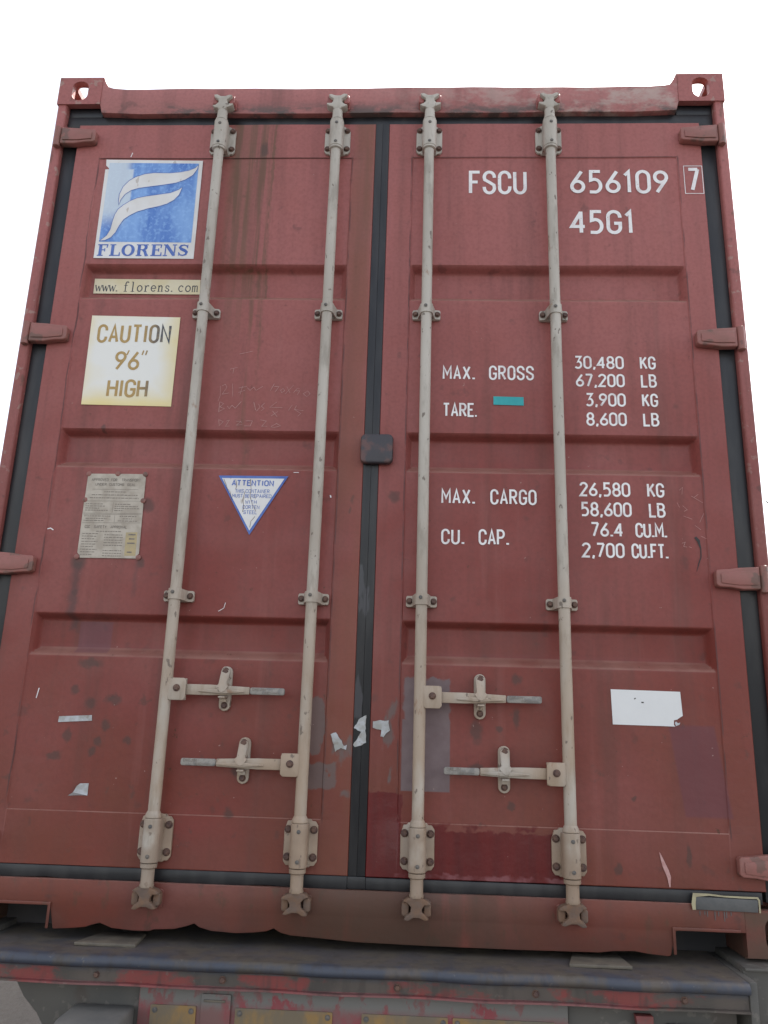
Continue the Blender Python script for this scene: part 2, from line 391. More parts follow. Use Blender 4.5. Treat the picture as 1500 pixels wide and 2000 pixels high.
# ------------------------------------------------------------------ mesh helpers
WL = {}                                           # world origin of every object built here
class MB:
    def __init__(s): s.v = []; s.f = []
    def add(s, vs, fs):
        b = len(s.v); s.v += [tuple(p) for p in vs]; s.f += [tuple(b+i for i in q) for q in fs]; return s
    def box(s, x0, x1, y0, y1, z0, z1):
        x0, x1 = min(x0, x1), max(x0, x1); y0, y1 = min(y0, y1), max(y0, y1); z0, z1 = min(z0, z1), max(z0, z1)
        return s.add([(x, y, z) for x in (x0, x1) for y in (y0, y1) for z in (z0, z1)],
                     [(0, 1, 3, 2), (4, 6, 7, 5), (0, 4, 5, 1), (2, 3, 7, 6), (0, 2, 6, 4), (1, 5, 7, 3)])
    def prism(s, poly, y0, y1):                   # outline in x,z ; front at y0
        n = len(poly)
        return s.add([(a, y0, b) for a, b in poly] + [(a, y1, b) for a, b in poly],
                     [tuple(range(n)), tuple(range(2*n-1, n-1, -1))] + [(i, i+n, (i+1) % n+n, (i+1) % n) for i in range(n)])
    def prismx(s, poly, x0, x1):                  # outline in y,z
        n = len(poly)
        return s.add([(x0, a, b) for a, b in poly] + [(x1, a, b) for a, b in poly],
                     [tuple(range(n)), tuple(range(2*n-1, n-1, -1))] + [(i, (i+1) % n, (i+1) % n+n, i+n) for i in range(n)])
    def prismz(s, poly, z0, z1):
        n = len(poly)
        return s.add([(a, b, z0) for a, b in poly] + [(a, b, z1) for a, b in poly],
                     [tuple(range(n-1, -1, -1)), tuple(range(n, 2*n))] + [(i, (i+1) % n, (i+1) % n+n, i+n) for i in range(n)])
    def lathe(s, prof, c, axis='z', seg=24):      # prof: (radius, along)
        vs = []
        for (rr, h) in prof:
            for k in range(seg):
                a = 2*math.pi*k/seg; p, q = rr*math.cos(a), rr*math.sin(a)
                vs.append({'z': (c[0]+p, c[1]+q, c[2]+h), 'y': (c[0]+p, c[1]+h, c[2]+q), 'x': (c[0]+h, c[1]+p, c[2]+q)}[axis])
        m = len(prof)
        fs = [(i*seg+k, i*seg+(k+1) % seg, (i+1)*seg+(k+1) % seg, (i+1)*seg+k) for i in range(m-1) for k in range(seg)]
        fs += [tuple(range(seg-1, -1, -1)), tuple(range((m-1)*seg, m*seg))]
        return s.add(vs, fs)
    def sheet(s, poly, y):                         # flat print facing -y
        return s.add([(a, y, b) for a, b in poly], [tuple(range(len(poly)))])
    def ribbon(s, pts, wd, y):
        n = len(pts)
        if n < 2: return s
        ws = wd if isinstance(wd, (list, tuple)) else [wd]*n
        closed = n > 2 and math.dist(pts[0], pts[-1]) < 1e-6
        L, Rr = [], []
        for i in range(n):
            if closed and i in (0, n-1): a, b = pts[-2], pts[1]
            else: a, b = pts[max(0, i-1)], pts[min(n-1, i+1)]
            p = pts[i]
            def nrm(u_, v_):
                d = math.dist(u_, v_) or 1; return (-(v_[1]-u_[1])/d, (v_[0]-u_[0])/d)
            n1 = nrm(a, p) if a != p else nrm(p, b)
            n2 = nrm(p, b) if b != p else n1
            mx_, mz_ = n1[0]+n2[0], n1[1]+n2[1]; l = math.hypot(mx_, mz_) or 1; mx_, mz_ = mx_/l, mz_/l
            k = ws[i]/2/max(.45, mx_*n1[0]+mz_*n1[1])
            yk = y-i*.000013; L.append((p[0]+mx_*k, yk, p[1]+mz_*k)); Rr.append((p[0]-mx_*k, yk, p[1]-mz_*k))
        return s.add(L+Rr, [(i, i+1, n+i+1, n+i) for i in range(n-1)])
    def build(s, name, mat, parent=None, bevel=0, seg=2, origin=None, smooth=35, flat=False):
        me = bpy.data.meshes.new(name)
        if origin is None:
            lo = [min(p[i] for p in s.v) for i in range(3)]; hi = [max(p[i] for p in s.v) for i in range(3)]
            origin = Vector([(a+b)/2 for a, b in zip(lo, hi)])
        origin = Vector(origin)
        me.from_pydata([Vector(p)-origin for p in s.v], [], s.f)
        bm = bmesh.new(); bm.from_mesh(me)
        if not flat: bmesh.ops.recalc_face_normals(bm, faces=bm.faces)
        if bevel:
            ed = [e for e in bm.edges if len(e.link_faces) == 2 and e.calc_face_angle(0) > rad(30)]
            bmesh.ops.bevel(bm, geom=ed, offset=bevel, segments=seg, affect='EDGES', profile=.5, clamp_overlap=True)
        bm.to_mesh(me); bm.free()
        if not flat:
            me.shade_smooth(); me.set_sharp_from_angle(angle=rad(smooth))
        me.materials.append(mat)
        o = bpy.data.objects.new(name, me); col.objects.link(o)
        place(o, origin, parent)
        return o
def place(o, origin, parent):
    if parent is not None:
        o.parent = parent; o.location = Vector(origin)-WL[parent.name]
    else: o.location = origin
    WL[o.name] = Vector(origin)
def empty(name, loc, label, cat, parent=None):
    o = bpy.data.objects.new(name, None); col.objects.link(o); o.empty_display_size = .1
    place(o, loc, parent)
    if label: o['label'] = label; o['category'] = cat
    return o
def children(o): return [c for c in bpy.data.objects if c.parent == o]
def copy_tree(o, parent, d=(0, 0, 0), mirror=False):
    c = o.copy(); col.objects.link(c); c.parent = parent
    c.location = o.location + Vector(d)
    for ch in children(o): copy_tree(ch, c)
    WL[c.name] = WL[o.name]+Vector(d)
    return c
def grp(o, g): o['group'] = g; return o
def stadium(cx, cz, w_, h_, n=8, rr=None):
    rr = rr or min(w_, h_)/2; o = []
    for (sx, sz, a0) in ((1, 1, 0), (-1, 1, 90), (-1, -1, 180), (1, -1, 270)):
        for k in range(n+1):
            a = rad(a0+90*k/n); o.append((cx+sx*(w_/2-rr)+rr*math.cos(a), cz+sz*(h_/2-rr)+rr*math.sin(a)))
    return o
def holed(mb, axis, c, size, hole, t0, t1):
    """plate with a rounded slot through it; axis = its normal; c, size, hole in the two other axes"""
    N = 48; out, inn = [], []
    for k in range(N):
        a = 2*math.pi*(k+.5)/N; ca, sa = math.cos(a), math.sin(a)
        kk = min(size[0]/2/abs(ca) if ca else 9, size[1]/2/abs(sa) if sa else 9)
        out.append((c[0]+ca*kk, c[1]+sa*kk))
        hw, hh = hole[0]/2, hole[1]/2; rr = min(hw, hh)*.9
        t = min(hw/abs(ca), hh/abs(sa)); px, pz = ca*t, sa*t
        qx, qz = abs(px)-(hw-rr), abs(pz)-(hh-rr)
        if qx > 0 and qz > 0:
            lo_, hi_ = 0., 1.
            for _ in range(20):
                m_ = (lo_+hi_)/2; ax, az = abs(px)*m_-(hw-rr), abs(pz)*m_-(hh-rr)
                if ax > 0 and az > 0 and math.hypot(ax, az) > rr: hi_ = m_
                else: lo_ = m_
            px, pz = px*lo_, pz*lo_
        inn.append((c[0]+px, c[1]+pz))
    # true corners
    for cx_ in (-1, 1):
        for cz_ in (-1, 1):
            p = (c[0]+cx_*size[0]/2, c[1]+cz_*size[1]/2)
            k = min(range(N), key=lambda i: math.dist(out[i], p)); out[k] = p
    def T(p, t): return {'y': (p[0], t, p[1]), 'x': (t, p[0], p[1]), 'z': (p[0], p[1], t)}[axis]
    vs = [T(p, t0) for p in out]+[T(p, t0) for p in inn]+[T(p, t1) for p in out]+[T(p, t1) for p in inn]
    fs = []
    for k in range(N):
        j = (k+1) % N
        fs += [(k, j, N+j, N+k), (2*N+j, 2*N+k, 3*N+k, 3*N+j), (k, 2*N+k, 2*N+j, j), (N+k, N+j, 3*N+j, 3*N+k)]
    mb.add(vs, fs)

# ------------------------------------------------------------------ stroke lettering
def arc(cx, cz, rx, rz, a0, a1, n=10):
    return [(cx+rx*math.cos(rad(a0+(a1-a0)*k/n)), cz+rz*math.sin(rad(a0+(a1-a0)*k/n))) for k in range(n+1)]
def A_(cx, cz, a0, a1, rr=.5, n=10): return arc(cx, cz, rr, rr, a0, a1, n)
GL = {
 'O': (1, [A_(.5, 1.5, 0, 180)+A_(.5, .5, 180, 360)+[(1, 1.5)]]),
 '0': (1, [A_(.5, 1.5, 0, 180)+A_(.5, .5, 180, 360)+[(1, 1.5)]]),
 'C': (1, [[(1, 1.38)]+A_(.5, 1.5, 0, 180)+A_(.5, .5, 180, 360)+[(1, .62)]]),
 'G': (1, [[(1, 1.42)]+A_(.5, 1.5, 0, 180)+A_(.5, .5, 180, 360)+[(1, .88), (.5, .88)]]),
 'U': (1, [[(0, 2)]+A_(.5, .5, 180, 360)+[(1, 2)]]),
 'J': (1, [[(.9, 2)]+arc(.5, .45, .4, .45, 0, -180)+[(.1, .6)]]),
 'S': (1, [[(1, 1.45)]+A_(.5, 1.5, 0, 180)+[(.06, 1.25), (.5, 1.02), (.94, .75)]+A_(.5, .5, 0, -180)+[(0, .58)]]),
 '6': (1, [[(.86, 2), (.07, .82)], A_(.5, .55, 0, 360, .5, 20)]),
 '9': (1, [[(.14, 0), (.93, 1.18)], A_(.5, 1.45, 0, 360, .5, 20)]),
 '8': (1, [arc(.5, 1.5, .43, .5, 0, 360, 20), arc(.5, .52, .5, .52, 0, 360, 20)]),
 '5': (1, [[(.95, 2), (.15, 2), (.12, 1.15)]+arc(.42, .62, .53, .62, 95, -80, 12)+[(.0, .03)]]),
 '3': (1, [[(.05, 2), (.9, 2), (.45, 1.15)]+arc(.42, .60, .53, .60, 80, -140, 12)]),
 '2': (1, [A_(.5, 1.5, 170, -10)+[(0, 0), (1, 0)]]),
 '1': (.55, [[(.02, 1.62), (.36, 1.98), (.36, 0)]]),
 '4': (1.05, [[(.78, 0), (.78, 2)], [(.78, 1.95), (0, .58), (1.08, .58)]]),
 '7': (1, [[(0, 2), (1, 2)], [(1, 2), (.30, 0)]]),
 'A': (1, [[(0, 0), (.5, 2), (1, 0)], [(.18, .6), (.82, .6)]]),
 'B': (1, [[(0, 0), (0, 2), (.5, 2)]+arc(.5, 1.54, .42, .46, 90, -90)+[(0, 1.08)], [(.45, 1.08)]+arc(.5, .54, .5, .54, 90, -90)+[(0, 0)]]),
 'D': (1, [[(0, 0), (0, 2), (.45, 2)]+arc(.5, 1.5, .5, .5, 90, 0)+arc(.5, .5, .5, .5, 0, -90)+[(0, 0)]]),
 'E': (.85, [[(.9, 2), (0, 2), (0, 0), (.9, 0)], [(0, 1.05), (.7, 1.05)]]),
 'F': (.85, [[(.9, 2), (0, 2), (0, 0)], [(0, 1.05), (.7, 1.05)]]),
 'H': (1, [[(0, 0), (0, 2)], [(1, 0), (1, 2)], [(0, 1.03), (1, 1.03)]]),
 'I': (.25, [[(.12, 0), (.12, 2)]]),
 'K': (1, [[(0, 0), (0, 2)], [(.95, 2), (.05, .85)], [(.35, 1.2), (1, 0)]]),
 'L': (.85, [[(0, 2), (0, 0), (.9, 0)]]),
 'M': (1.2, [[(0, 0), (0, 2), (.6, .75), (1.2, 2), (1.2, 0)]]),
 'N': (1, [[(0, 0), (0, 2), (1, 0), (1, 2)]]),
 'P': (1, [[(0, 0), (0, 2), (.5, 2)]+arc(.5, 1.47, .48, .53, 90, -90)+[(0, .94)]]),
 'R': (1, [[(0, 0), (0, 2), (.5, 2)]+arc(.5, 1.49, .46, .51, 90, -90)+[(0, .98)], [(.45, .98), (1, 0)]]),
 'T': (1, [[(0, 2), (1, 2)], [(.5, 2), (.5, 0)]]),
 'V': (1, [[(0, 2), (.5, 0), (1, 2)]]),
 'W': (1.3, [[(0, 2), (.3, 0), (.65, 1.5), (1.0, 0), (1.3, 2)]]),
 'X': (1, [[(0, 0), (1, 2)], [(0, 2), (1, 0)]]),
 'Y': (1, [[(0, 2), (.5, 1), (1, 2)], [(.5, 1), (.5, 0)]]),
 '.': (.2, [[(.1, -.04), (.1, .22)]]), ',': (.22, [[(.16, .22), (.02, -.28)]]),
 "'": (.15, [[(.14, 2), (.05, 1.62)]]), '"': (.45, [[(.14, 2), (.05, 1.62)], [(.44, 2), (.35, 1.62)]]),
 ' ': (.7, []), '/': (1, [[(0, 0), (1, 2)]]),
}
EPS = .00006
def text(mb, s, x0, x1, z0, z1, wd, y, gap=.5):
    un = sum(GL[c][0] for c in s)+gap*(len(s)-1)
    sx = (x1-x0-wd)/un; sz = (z1-z0-wd)/2
    x = x0+wd/2; k = 0
    for c in s:
        for st in GL[c][1]:
            ww = wd*1.25 if c == '.' else wd
            mb.ribbon([(x+a*sx, z0+wd/2+b*sz) for a, b in st], ww, y-EPS*(k % 4)); k += 1
        x += (GL[c][0]+gap)*sx
    return mb

# ================================================================== GROUND
gmb = MB(); G = 60
def gh(x, y):
    return .03*math.sin(x*.7+1)*math.cos(y*.5) + .015*math.sin(x*2.3+y*1.7) if math.hypot(x, y) < 60 else 0
xs = [-1500, -400, -100] + [-40+80*i/G for i in range(G+1)] + [100, 400, 1500]
n_ = len(xs)
for b in xs:
    for a in xs: gmb.v.append((a, b, gh(a, b)-.05))
gmb.f = [(j*n_+i, j*n_+i+1, (j+1)*n_+i+1, (j+1)*n_+i) for j in range(n_-1) for i in range(n_-1)]
g = gmb.build('ground', MT['ground'], origin=(0, 0, 0), smooth=80)
g['kind'] = 'structure'
ya = MB(); n_a = 60
ya.add([(a, b, gh(a, b)-.05+.012+(0 if b < 2.3 else -.03)) for b in ([-300, -60]+[-40+42.4*j/n_a for j in range(n_a+1)]) for a in ([-400, -60]+[-40+80*i/n_a for i in range(n_a+1)]+[60, 400])],
       [(j*(n_a+5)+i, j*(n_a+5)+i+1, (j+1)*(n_a+5)+i+1, (j+1)*(n_a+5)+i) for j in range(n_a+2) for i in range(n_a+4)])
yo = ya.build('added_asphalt_yard', MT['added_asphalt'], origin=(0, 0, 0), smooth=80); yo['kind'] = 'structure'  # unseen dark sheet, added to cut ground bounce onto the doors
pb = MB()
for i in range(900):
    a, b = random.uniform(-6, 5), random.uniform(-4, 9); s_ = random.uniform(.006, .03)
    z_ = gh(a, b)-.05
    vs = [(a+s_*random.uniform(.7, 1.2)*p, b+s_*random.uniform(.7, 1.2)*q, z_+s_*t*.7) for p, q, t in ((1, 0, 0), (0, 1, 0), (-1, 0, 0), (0, -1, 0), (0, 0, 1), (0, 0, -.6))]
    pb.add(vs, [(0, 1, 4), (1, 2, 4), (2, 3, 4), (3, 0, 4), (1, 0, 5), (2, 1, 5), (3, 2, 5), (0, 3, 5)])
pbo = pb.build('gravel', MT['ground'], origin=(0, 0, 0), smooth=60); pbo['kind'] = 'stuff'
pbo['label'] = 'loose grey brown stones scattered on the sandy ground'

# ================================================================== CONTAINER
O = Vector((0, 0, Z0))
def V3(x, y, z): return (x, y, z)
_build = MB.build
def cb(mb, name, mat, parent, **k):               # build in container coordinates (z measured from its bottom)
    mb.v = [(p[0], p[1], p[2]+Z0) for p in mb.v]
    return mb.build(name, mat, parent, **k)
box_c = empty('shipping_container', (0, 0, Z0), 'rust red steel shipping container with double doors, standing on the semi-trailer', 'shipping container')
YL = 12.19

# corner castings
def casting(sx, back, top, name='corner_casting'):
    mb = MB(); x0, x1 = sx*1.057, sx*1.219
    xa, xb = min(x0, x1), max(x0, x1)
    ya, yb = (-.014, .164) if not back else (YL-.178, YL)
    za, zb = (2.778, 2.896) if top else (0, .118)
    t = .024
    yo = (ya, ya+t) if not back else (yb-t, yb)
    holed(mb, 'y', ((xa+xb)/2+(-sx*.002), (za+zb)/2 - (.006 if top else -.006)), (xb-xa, zb-za), (.060, .084), *yo)
    yi = (yb-t, yb) if not back else (ya, ya+t)
    mb.box(xa, xb, *yi, za, zb)
    y2, y3 = ya+t, yb-t
    xs_ = (xb-t, xb) if sx > 0 else (xa, xa+t)
    holed(mb, 'x', ((y2+y3)/2, (za+zb)/2), (y3-y2, zb-za), (.078, .05), *xs_)
    xi = (xa, xa+t) if sx > 0 else (xb-t, xb)
    mb.box(*xi, y2, y3, za, zb)
    tz = (zb-t, zb) if top else (za, za+t)
    holed(mb, 'z', ((xa+xb)/2, (y2+y3)/2+.0), (xb-xa-2*t, y3-y2), (.066, .118), *tz)
    bz = (za, za+t) if top else (zb-t, zb)
    mb.box(xa+t, xb-t, y2, y3, *bz)
    return cb(mb, name, MT['frame'], box_c)
for sx in (-1, 1):
    for back in (0, 1):
        for top in (0, 1): casting(sx, back, top)

# rear header with its raised ends
top_pts = [(-1.056, 2.893), (-1.052, 2.893), (-1.042, 2.868), (-1.031, 2.850), (-1.012, 2.843)]
for i in range(25):
    x = -.96+1.92*i/24
    top_pts.append((x, 2.838+.0016*math.sin(x*7)+.0012*math.sin(x*23)))
top_pts += [(1.012, 2.843), (1.028, 2.847), (1.042, 2.868), (1.052, 2.893), (1.056, 2.893)]
hp = top_pts + [(1.056, 2.778), (1.045, 2.735)] + [(.9-1.8*i/8, 2.728+.002*math.sin(i*2)) for i in range(9)] + [(-1.045, 2.735), (-1.056, 2.778)]
cb(MB().prism(hp, -.012, .05), 'top_header', MT['header'], box_c, bevel=.004)
cb(MB().box(-1.19, 1.19, .052, .12, 2.69, 2.776), 'header_channel', MT['dark'], box_c)
# posts: outer flange, cranked inner flange
for sx in (-1, 1):
    pr = [(sx*1.178, .022), (sx*1.1795, -.004), (sx*1.184, -.010), (sx*1.210, -.010), (sx*1.2145, -.006), (sx*1.2145, .16), (sx*1.125, .16), (sx*1.125, .075), (sx*1.178, .075)]
    if sx < 0: pr = pr[::-1]
    mb = MB().prismz(pr, .1185, 2.7775)
    cb(mb, 'corner_post', MT['frame'], box_c, bevel=.002, smooth=50)
    cb(MB().box(sx*1.1, sx*1.2145, YL-.16, YL, .1185, 2.7775), 'front_corner_post', MT['frame'], box_c)
# bottom sill with dented lower edge and the two cut-outs beside the castings
low = [(-1.056, .066), (-.866, .066), (-.860, .060), (-.846, .006), (-.79, .010), (-.755, .014), (-.738, .020), (-.715, .026), (-.700, .021), (-.68, .014), (-.62, .010), (-.575, .010),
       (-.56, .015), (-.505, .018), (-.472, .026), (-.449, .034), (-.434, .025), (-.40, .017), (-.33, .014), (-.276, .018), (-.246, .022), (-.227, .030), (-.208, .020), (-.18, .014), (-.1, .010),
       (0, .004), (.2, .002), (.45, .002), (.66, .004), (.70, .009), (.755, .011), (.79, .006), (.845, .002), (.852, .004), (.866, .060), (.872, .066), (1.056, .066)]
sp_ = low + [(1.056, .1345), (-1.056, .1345)]
cb(MB().prism(sp_, -.014, .03), 'bottom_sill', MT['frame'], box_c, bevel=.003)
cb(MB().box(-1.056, 1.056, .032, .14, .075, .128), 'sill_channel', MT['dark'], box_c)
cb(MB().box(-.84, .84, .16, .20, .002, .134), 'rear_cross_member', MT['dark'], box_c)
for sx in (-1, 1):
    cb(MB().box(sx*1.0565, sx*.85, .150, .156, -.0165, .0745), 'pocket_back', MT['dark'], box_c)
    cb(MB().box(sx*.845, sx*.849, .032, .149, .006, .0745), 'pocket_side', MT['dark'], box_c)
    cb(MB().box(sx*.99, sx*1.0225, .157, .20, -.017, .03), 'pocket_stop', MT['dark'], box_c)
    cb(MB().box(sx*1.0015, sx*1.0222, .1520, .20, -.06, -.0175), 'pocket_stop', MT['dark'], box_c)
    cb(MB().prism([(sx*.866, .008), (sx*.858, .008), (sx*.858, .075), (sx*1.04, .075), (sx*1.04, .067), (sx*.866, .067)], -.019, -.0143), 'pocket_rim', MT['frame'], box_c, bevel=.0015)
# body
def corrug(n, L0, L1, amp):
    pts = []; p = (L1-L0)/n
    for i in range(n):
        a = L0+i*p
        pts += [(a, 0), (a+.36*p, 0), (a+.5*p, amp), (a+.86*p, amp)]
    return pts+[(L1, 0)]
for sx in (-1, 1):
    c_ = corrug(42, .165, YL-.165, .036)
    mb = MB(); n = len(c_)
    mb.add([(sx*(1.205-q), a, z) for z in (.155, 2.80) for a, q in c_], [(i, i+1, n+i+1, n+i) for i in range(n-1)])
    cb(mb, 'side_wall', MT['frame'], box_c)
    cb(MB().box(sx*1.13, sx*1.2145, .166, YL-.18, .0, .152), 'bottom_rail', MT['frame'], box_c, bevel=.003)
    cb(MB().box(sx*1.15, sx*1.2145, .166, YL-.18, 2.80, 2.87), 'top_rail', MT['frame'], box_c, bevel=.003)
mb = MB(); c_ = corrug(40, .17, YL-.18, .02); n = len(c_)
mb.add([(x, a, 2.845+q) for x in (-1.149, 1.149) for a, q in c_], [(i, i+1, n+i+1, n+i) for i in range(n-1)])
cb(mb, 'roof_panel', MT['frame'], box_c)
cb(MB().box(-1.1, 1.1, YL-.08, YL-.04, .1, 2.84), 'front_wall_panel', MT['frame'], box_c)
cb(MB().box(-1.12, 1.12, .17, YL-.09, .135, .165), 'floor_deck', MT['dark'], box_c)
cb(MB().box(-1.12, 1.12, .085, .165, 2.70, 2.84), 'header_box', MT['dark'], box_c)

# door leaves
GR = [(2.114, 1.974), (1.500, 1.362), (.891, .757)]
def groove(x, z, xa, xb):
    d = 0.
    def sm(t): t = max(0, min(1, t)); return t*t*(3-2*t)
    for a, b in GR:
        if b-.01 < z < a+.01:
            up = sm((a-z)/.021); dn = sm((z-b)/.034)
            e = min(sm((x-xa)/.022), sm((xb-x)/.022))
            d = max(d, .037*min(up, dn, e))
    return d
def surf(x, z):
    xa, xb = ((-1.034, -.110) if x < 0 else (.106, 1.038))
    inside = min((x-xa)/.003, (xb-x)/.003, (z-.313)/.003, (2.546-z)/.003)
    y = .0035*max(0, min(1, inside))
    y += groove(x, z, xa, xb) if xa < x < xb else 0
    if xa+.02 < x < xb-.02: y += .0012*math.sin(x*9+z*3)*math.sin(z*5+1)
    return y
def door(x0, x1):
    base = empty('door', ((x0+x1)/2, 0, Z0), None, None, box_c)
    xa, xb = ((-1.034, -.110) if x0 < 0 else (.106, 1.038))
    X = [x0+.002, x0+.004, xa-.0, xa+.003] + [xa+.006+.016*i/4 for i in range(5)]
    X += [xa+.022+(xb-xa-.044)*i/46 for i in range(1, 46)] + [xb-.022+.016*i/4 for i in range(5)] + [xb-.003, xb, x1-.004, x1-.002]
    Z = [.170, .172, .313, .316, 2.543, 2.546, 2.686, 2.688]
    zz = .34
    while zz < 2.53: Z.append(zz); zz += .022
    for a, b in GR: Z += [a+.004*i for i in (1,)]+[a-.026*i/6 for i in range(7)]+[b+.034*i/7 for i in range(8)]+[b-.004]
    Z = sorted(set(round(v, 4) for v in Z)); X = sorted(set(round(v, 4) for v in X))
    mb = MB(); nx, nz = len(X), len(Z)
    for z in Z:
        for x in X: mb.v.append((x, surf(x, z), z))
    for j in range(nz-1):
        for i in range(nx-1): mb.f.append((j*nx+i, j*nx+i+1, (j+1)*nx+i+1, (j+1)*nx+i))
    # edges folded back
    ring = [(i, 0) for i in range(nx)]+[(nx-1, j) for j in range(1, nz)]+[(i, nz-1) for i in range(nx-2, -1, -1)]+[(0, j) for j in range(nz-2, 0, -1)]
    b = len(mb.v)
    for (i, j) in ring:
        x, z = X[i], Z[j]
        mb.v.append((x+(.002 if i == nx-1 else -.002 if i == 0 else 0), .002, z+(.002 if j == nz-1 else -.002 if j == 0 else 0)))
    m = len(ring); b2 = len(mb.v)
    for k in range(m): p = mb.v[b+k]; mb.v.append((p[0], .05, p[2]))
    for k in range(m):
        l = (k+1) % m; i0, i1 = ring[k][1]*nx+ring[k][0], ring[l][1]*nx+ring[l][0]
        mb.f.append((i1, i0, b+k, b+l)); mb.f.append((b+l, b+k, b2+k, b2+l))
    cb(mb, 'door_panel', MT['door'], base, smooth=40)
    return base
door_l = door(-1.124, -.0285)
door_r = door(.0205, 1.124)

# gaskets
gk = MB()
cb(MB().box(-.0280, -.0035, -.0010, .04, .1695, 2.689), 'door_gasket', MT['rubber'], box_c, bevel=.0008)
cb(MB().box(-.0030, .0200, -.0006, .04, .1695, 2.689), 'door_gasket', MT['rubber'], box_c, bevel=.0008)
cb(MB().box(-.0295, .0215, -.0035, .03, .136, .1685), 'door_gasket', MT['rubber'], box_c, bevel=.001)
for sx in (-1, 1):
    cb(MB().box(sx*1.1245, sx*1.1775, .010, .05, .14, 2.689), 'door_gasket', MT['rubber'], box_c, bevel=.002)
cb(MB().box(-1.1775, 1.1775, .012, .0515, 2.690, 2.735), 'door_gasket', MT['rubber'], box_c, bevel=.003)
for sx in (-1, 1): cb(MB().box(sx*1.05, sx*1.1775, .014, .0515, 2.7355, 2.776), 'door_gasket', MT['rubber'], box_c, bevel=.003)
def strip(x0, x1, z0, z1, amp=.002):
    k = 24; top = []; bot = []
    for i in range(k+1):
        x = x0+(x1-x0)*i/k; bot.append((x, z0+amp*math.sin(x*19)+amp*.6*math.sin(x*41)))
        top.append((x, z1))
    return top[::-1]+bot
cb(MB().prism(strip(-1.11, -.030, .1345, .1685), -.004, .03), 'door_gasket', MT['rubber'], box_c, bevel=.002)
cb(MB().prism(strip(.022, 1.11, .1335, .1670), -.004, .03), 'door_gasket', MT['rubber'], box_c, bevel=.002)

# hinges
def hinge(sx, zc, h=.066):
    e = empty('hinge', (sx*1.12, 0, Z0+zc), None, None, box_c)
    a, t = sx, h/2
    pl = [(a*1.047, zc+t*.62), (a*1.052, zc+t*.80), (a*1.085, zc+t*.86), (a*1.115, zc+t), (a*1.176, zc+t*1.12), (a*1.176, zc-t*.95), (a*1.125, zc-t), (a*1.09, zc-t*.82), (a*1.055, zc-t*.78), (a*1.047, zc-t*.6)]
    cb(MB().prism(pl, -.028, -.0006), 'hinge_blade', MT['hinge'], e, bevel=.006, seg=3)
    inner = [(a*1.060, zc+t*.42), (a*1.110, zc+t*.60), (a*1.168, zc+t*.74), (a*1.168, zc-t*.60), (a*1.110, zc-t*.62), (a*1.060, zc-t*.45)]
    cb(MB().prism(inner, -.032, -.0283), 'hinge_boss', MT['hinge'], e, bevel=.003)
    cb(MB().lathe([(.0105, -t*1.25), (.0128, -t*1.20), (.0128, t*1.20), (.0105, t*1.25)], (a*1.1900, -.020, zc), seg=18), 'hinge_pin', MT['hinge'], e)
for sx in (-1, 1):
    for zc in (2.622, 1.832, 1.036, .232): hinge(sx, zc)

# cover block over the middle gap
cb(MB().prism(stadium(.014, 1.434, .104, .098, 4, .016), -.026, -.0022), 'overlap_cover', MT['lockbox'], box_c, bevel=.006, seg=3)

# bolts share one mesh
bolt_me = {}
def bolt(parent, x, y, z, rr=.0085, mat='bolt', h=.008, seg=6):
    k = (rr, mat, h, seg)
    if k not in bolt_me:
        mb = MB().lathe([(rr*1.25, 0), (rr*1.25, -.0015)], (0, 0, 0), 'y', 16)
        mb.lathe([(rr, -.0016), (rr*.98, -h*.75), (rr*.75, -h)], (0, 0, 0), 'y', seg)
        o = mb.build('bolt' if mat == 'bolt' else 'rivet', MT[mat], None, origin=(0, 0, 0), smooth=40)
        bolt_me[k] = o.data
    else:
        o = bpy.data.objects.new('bolt' if mat == 'bolt' else 'rivet', bolt_me[k]); col.objects.link(o)
    place(o, (x, y, z+Z0), parent)
    return o

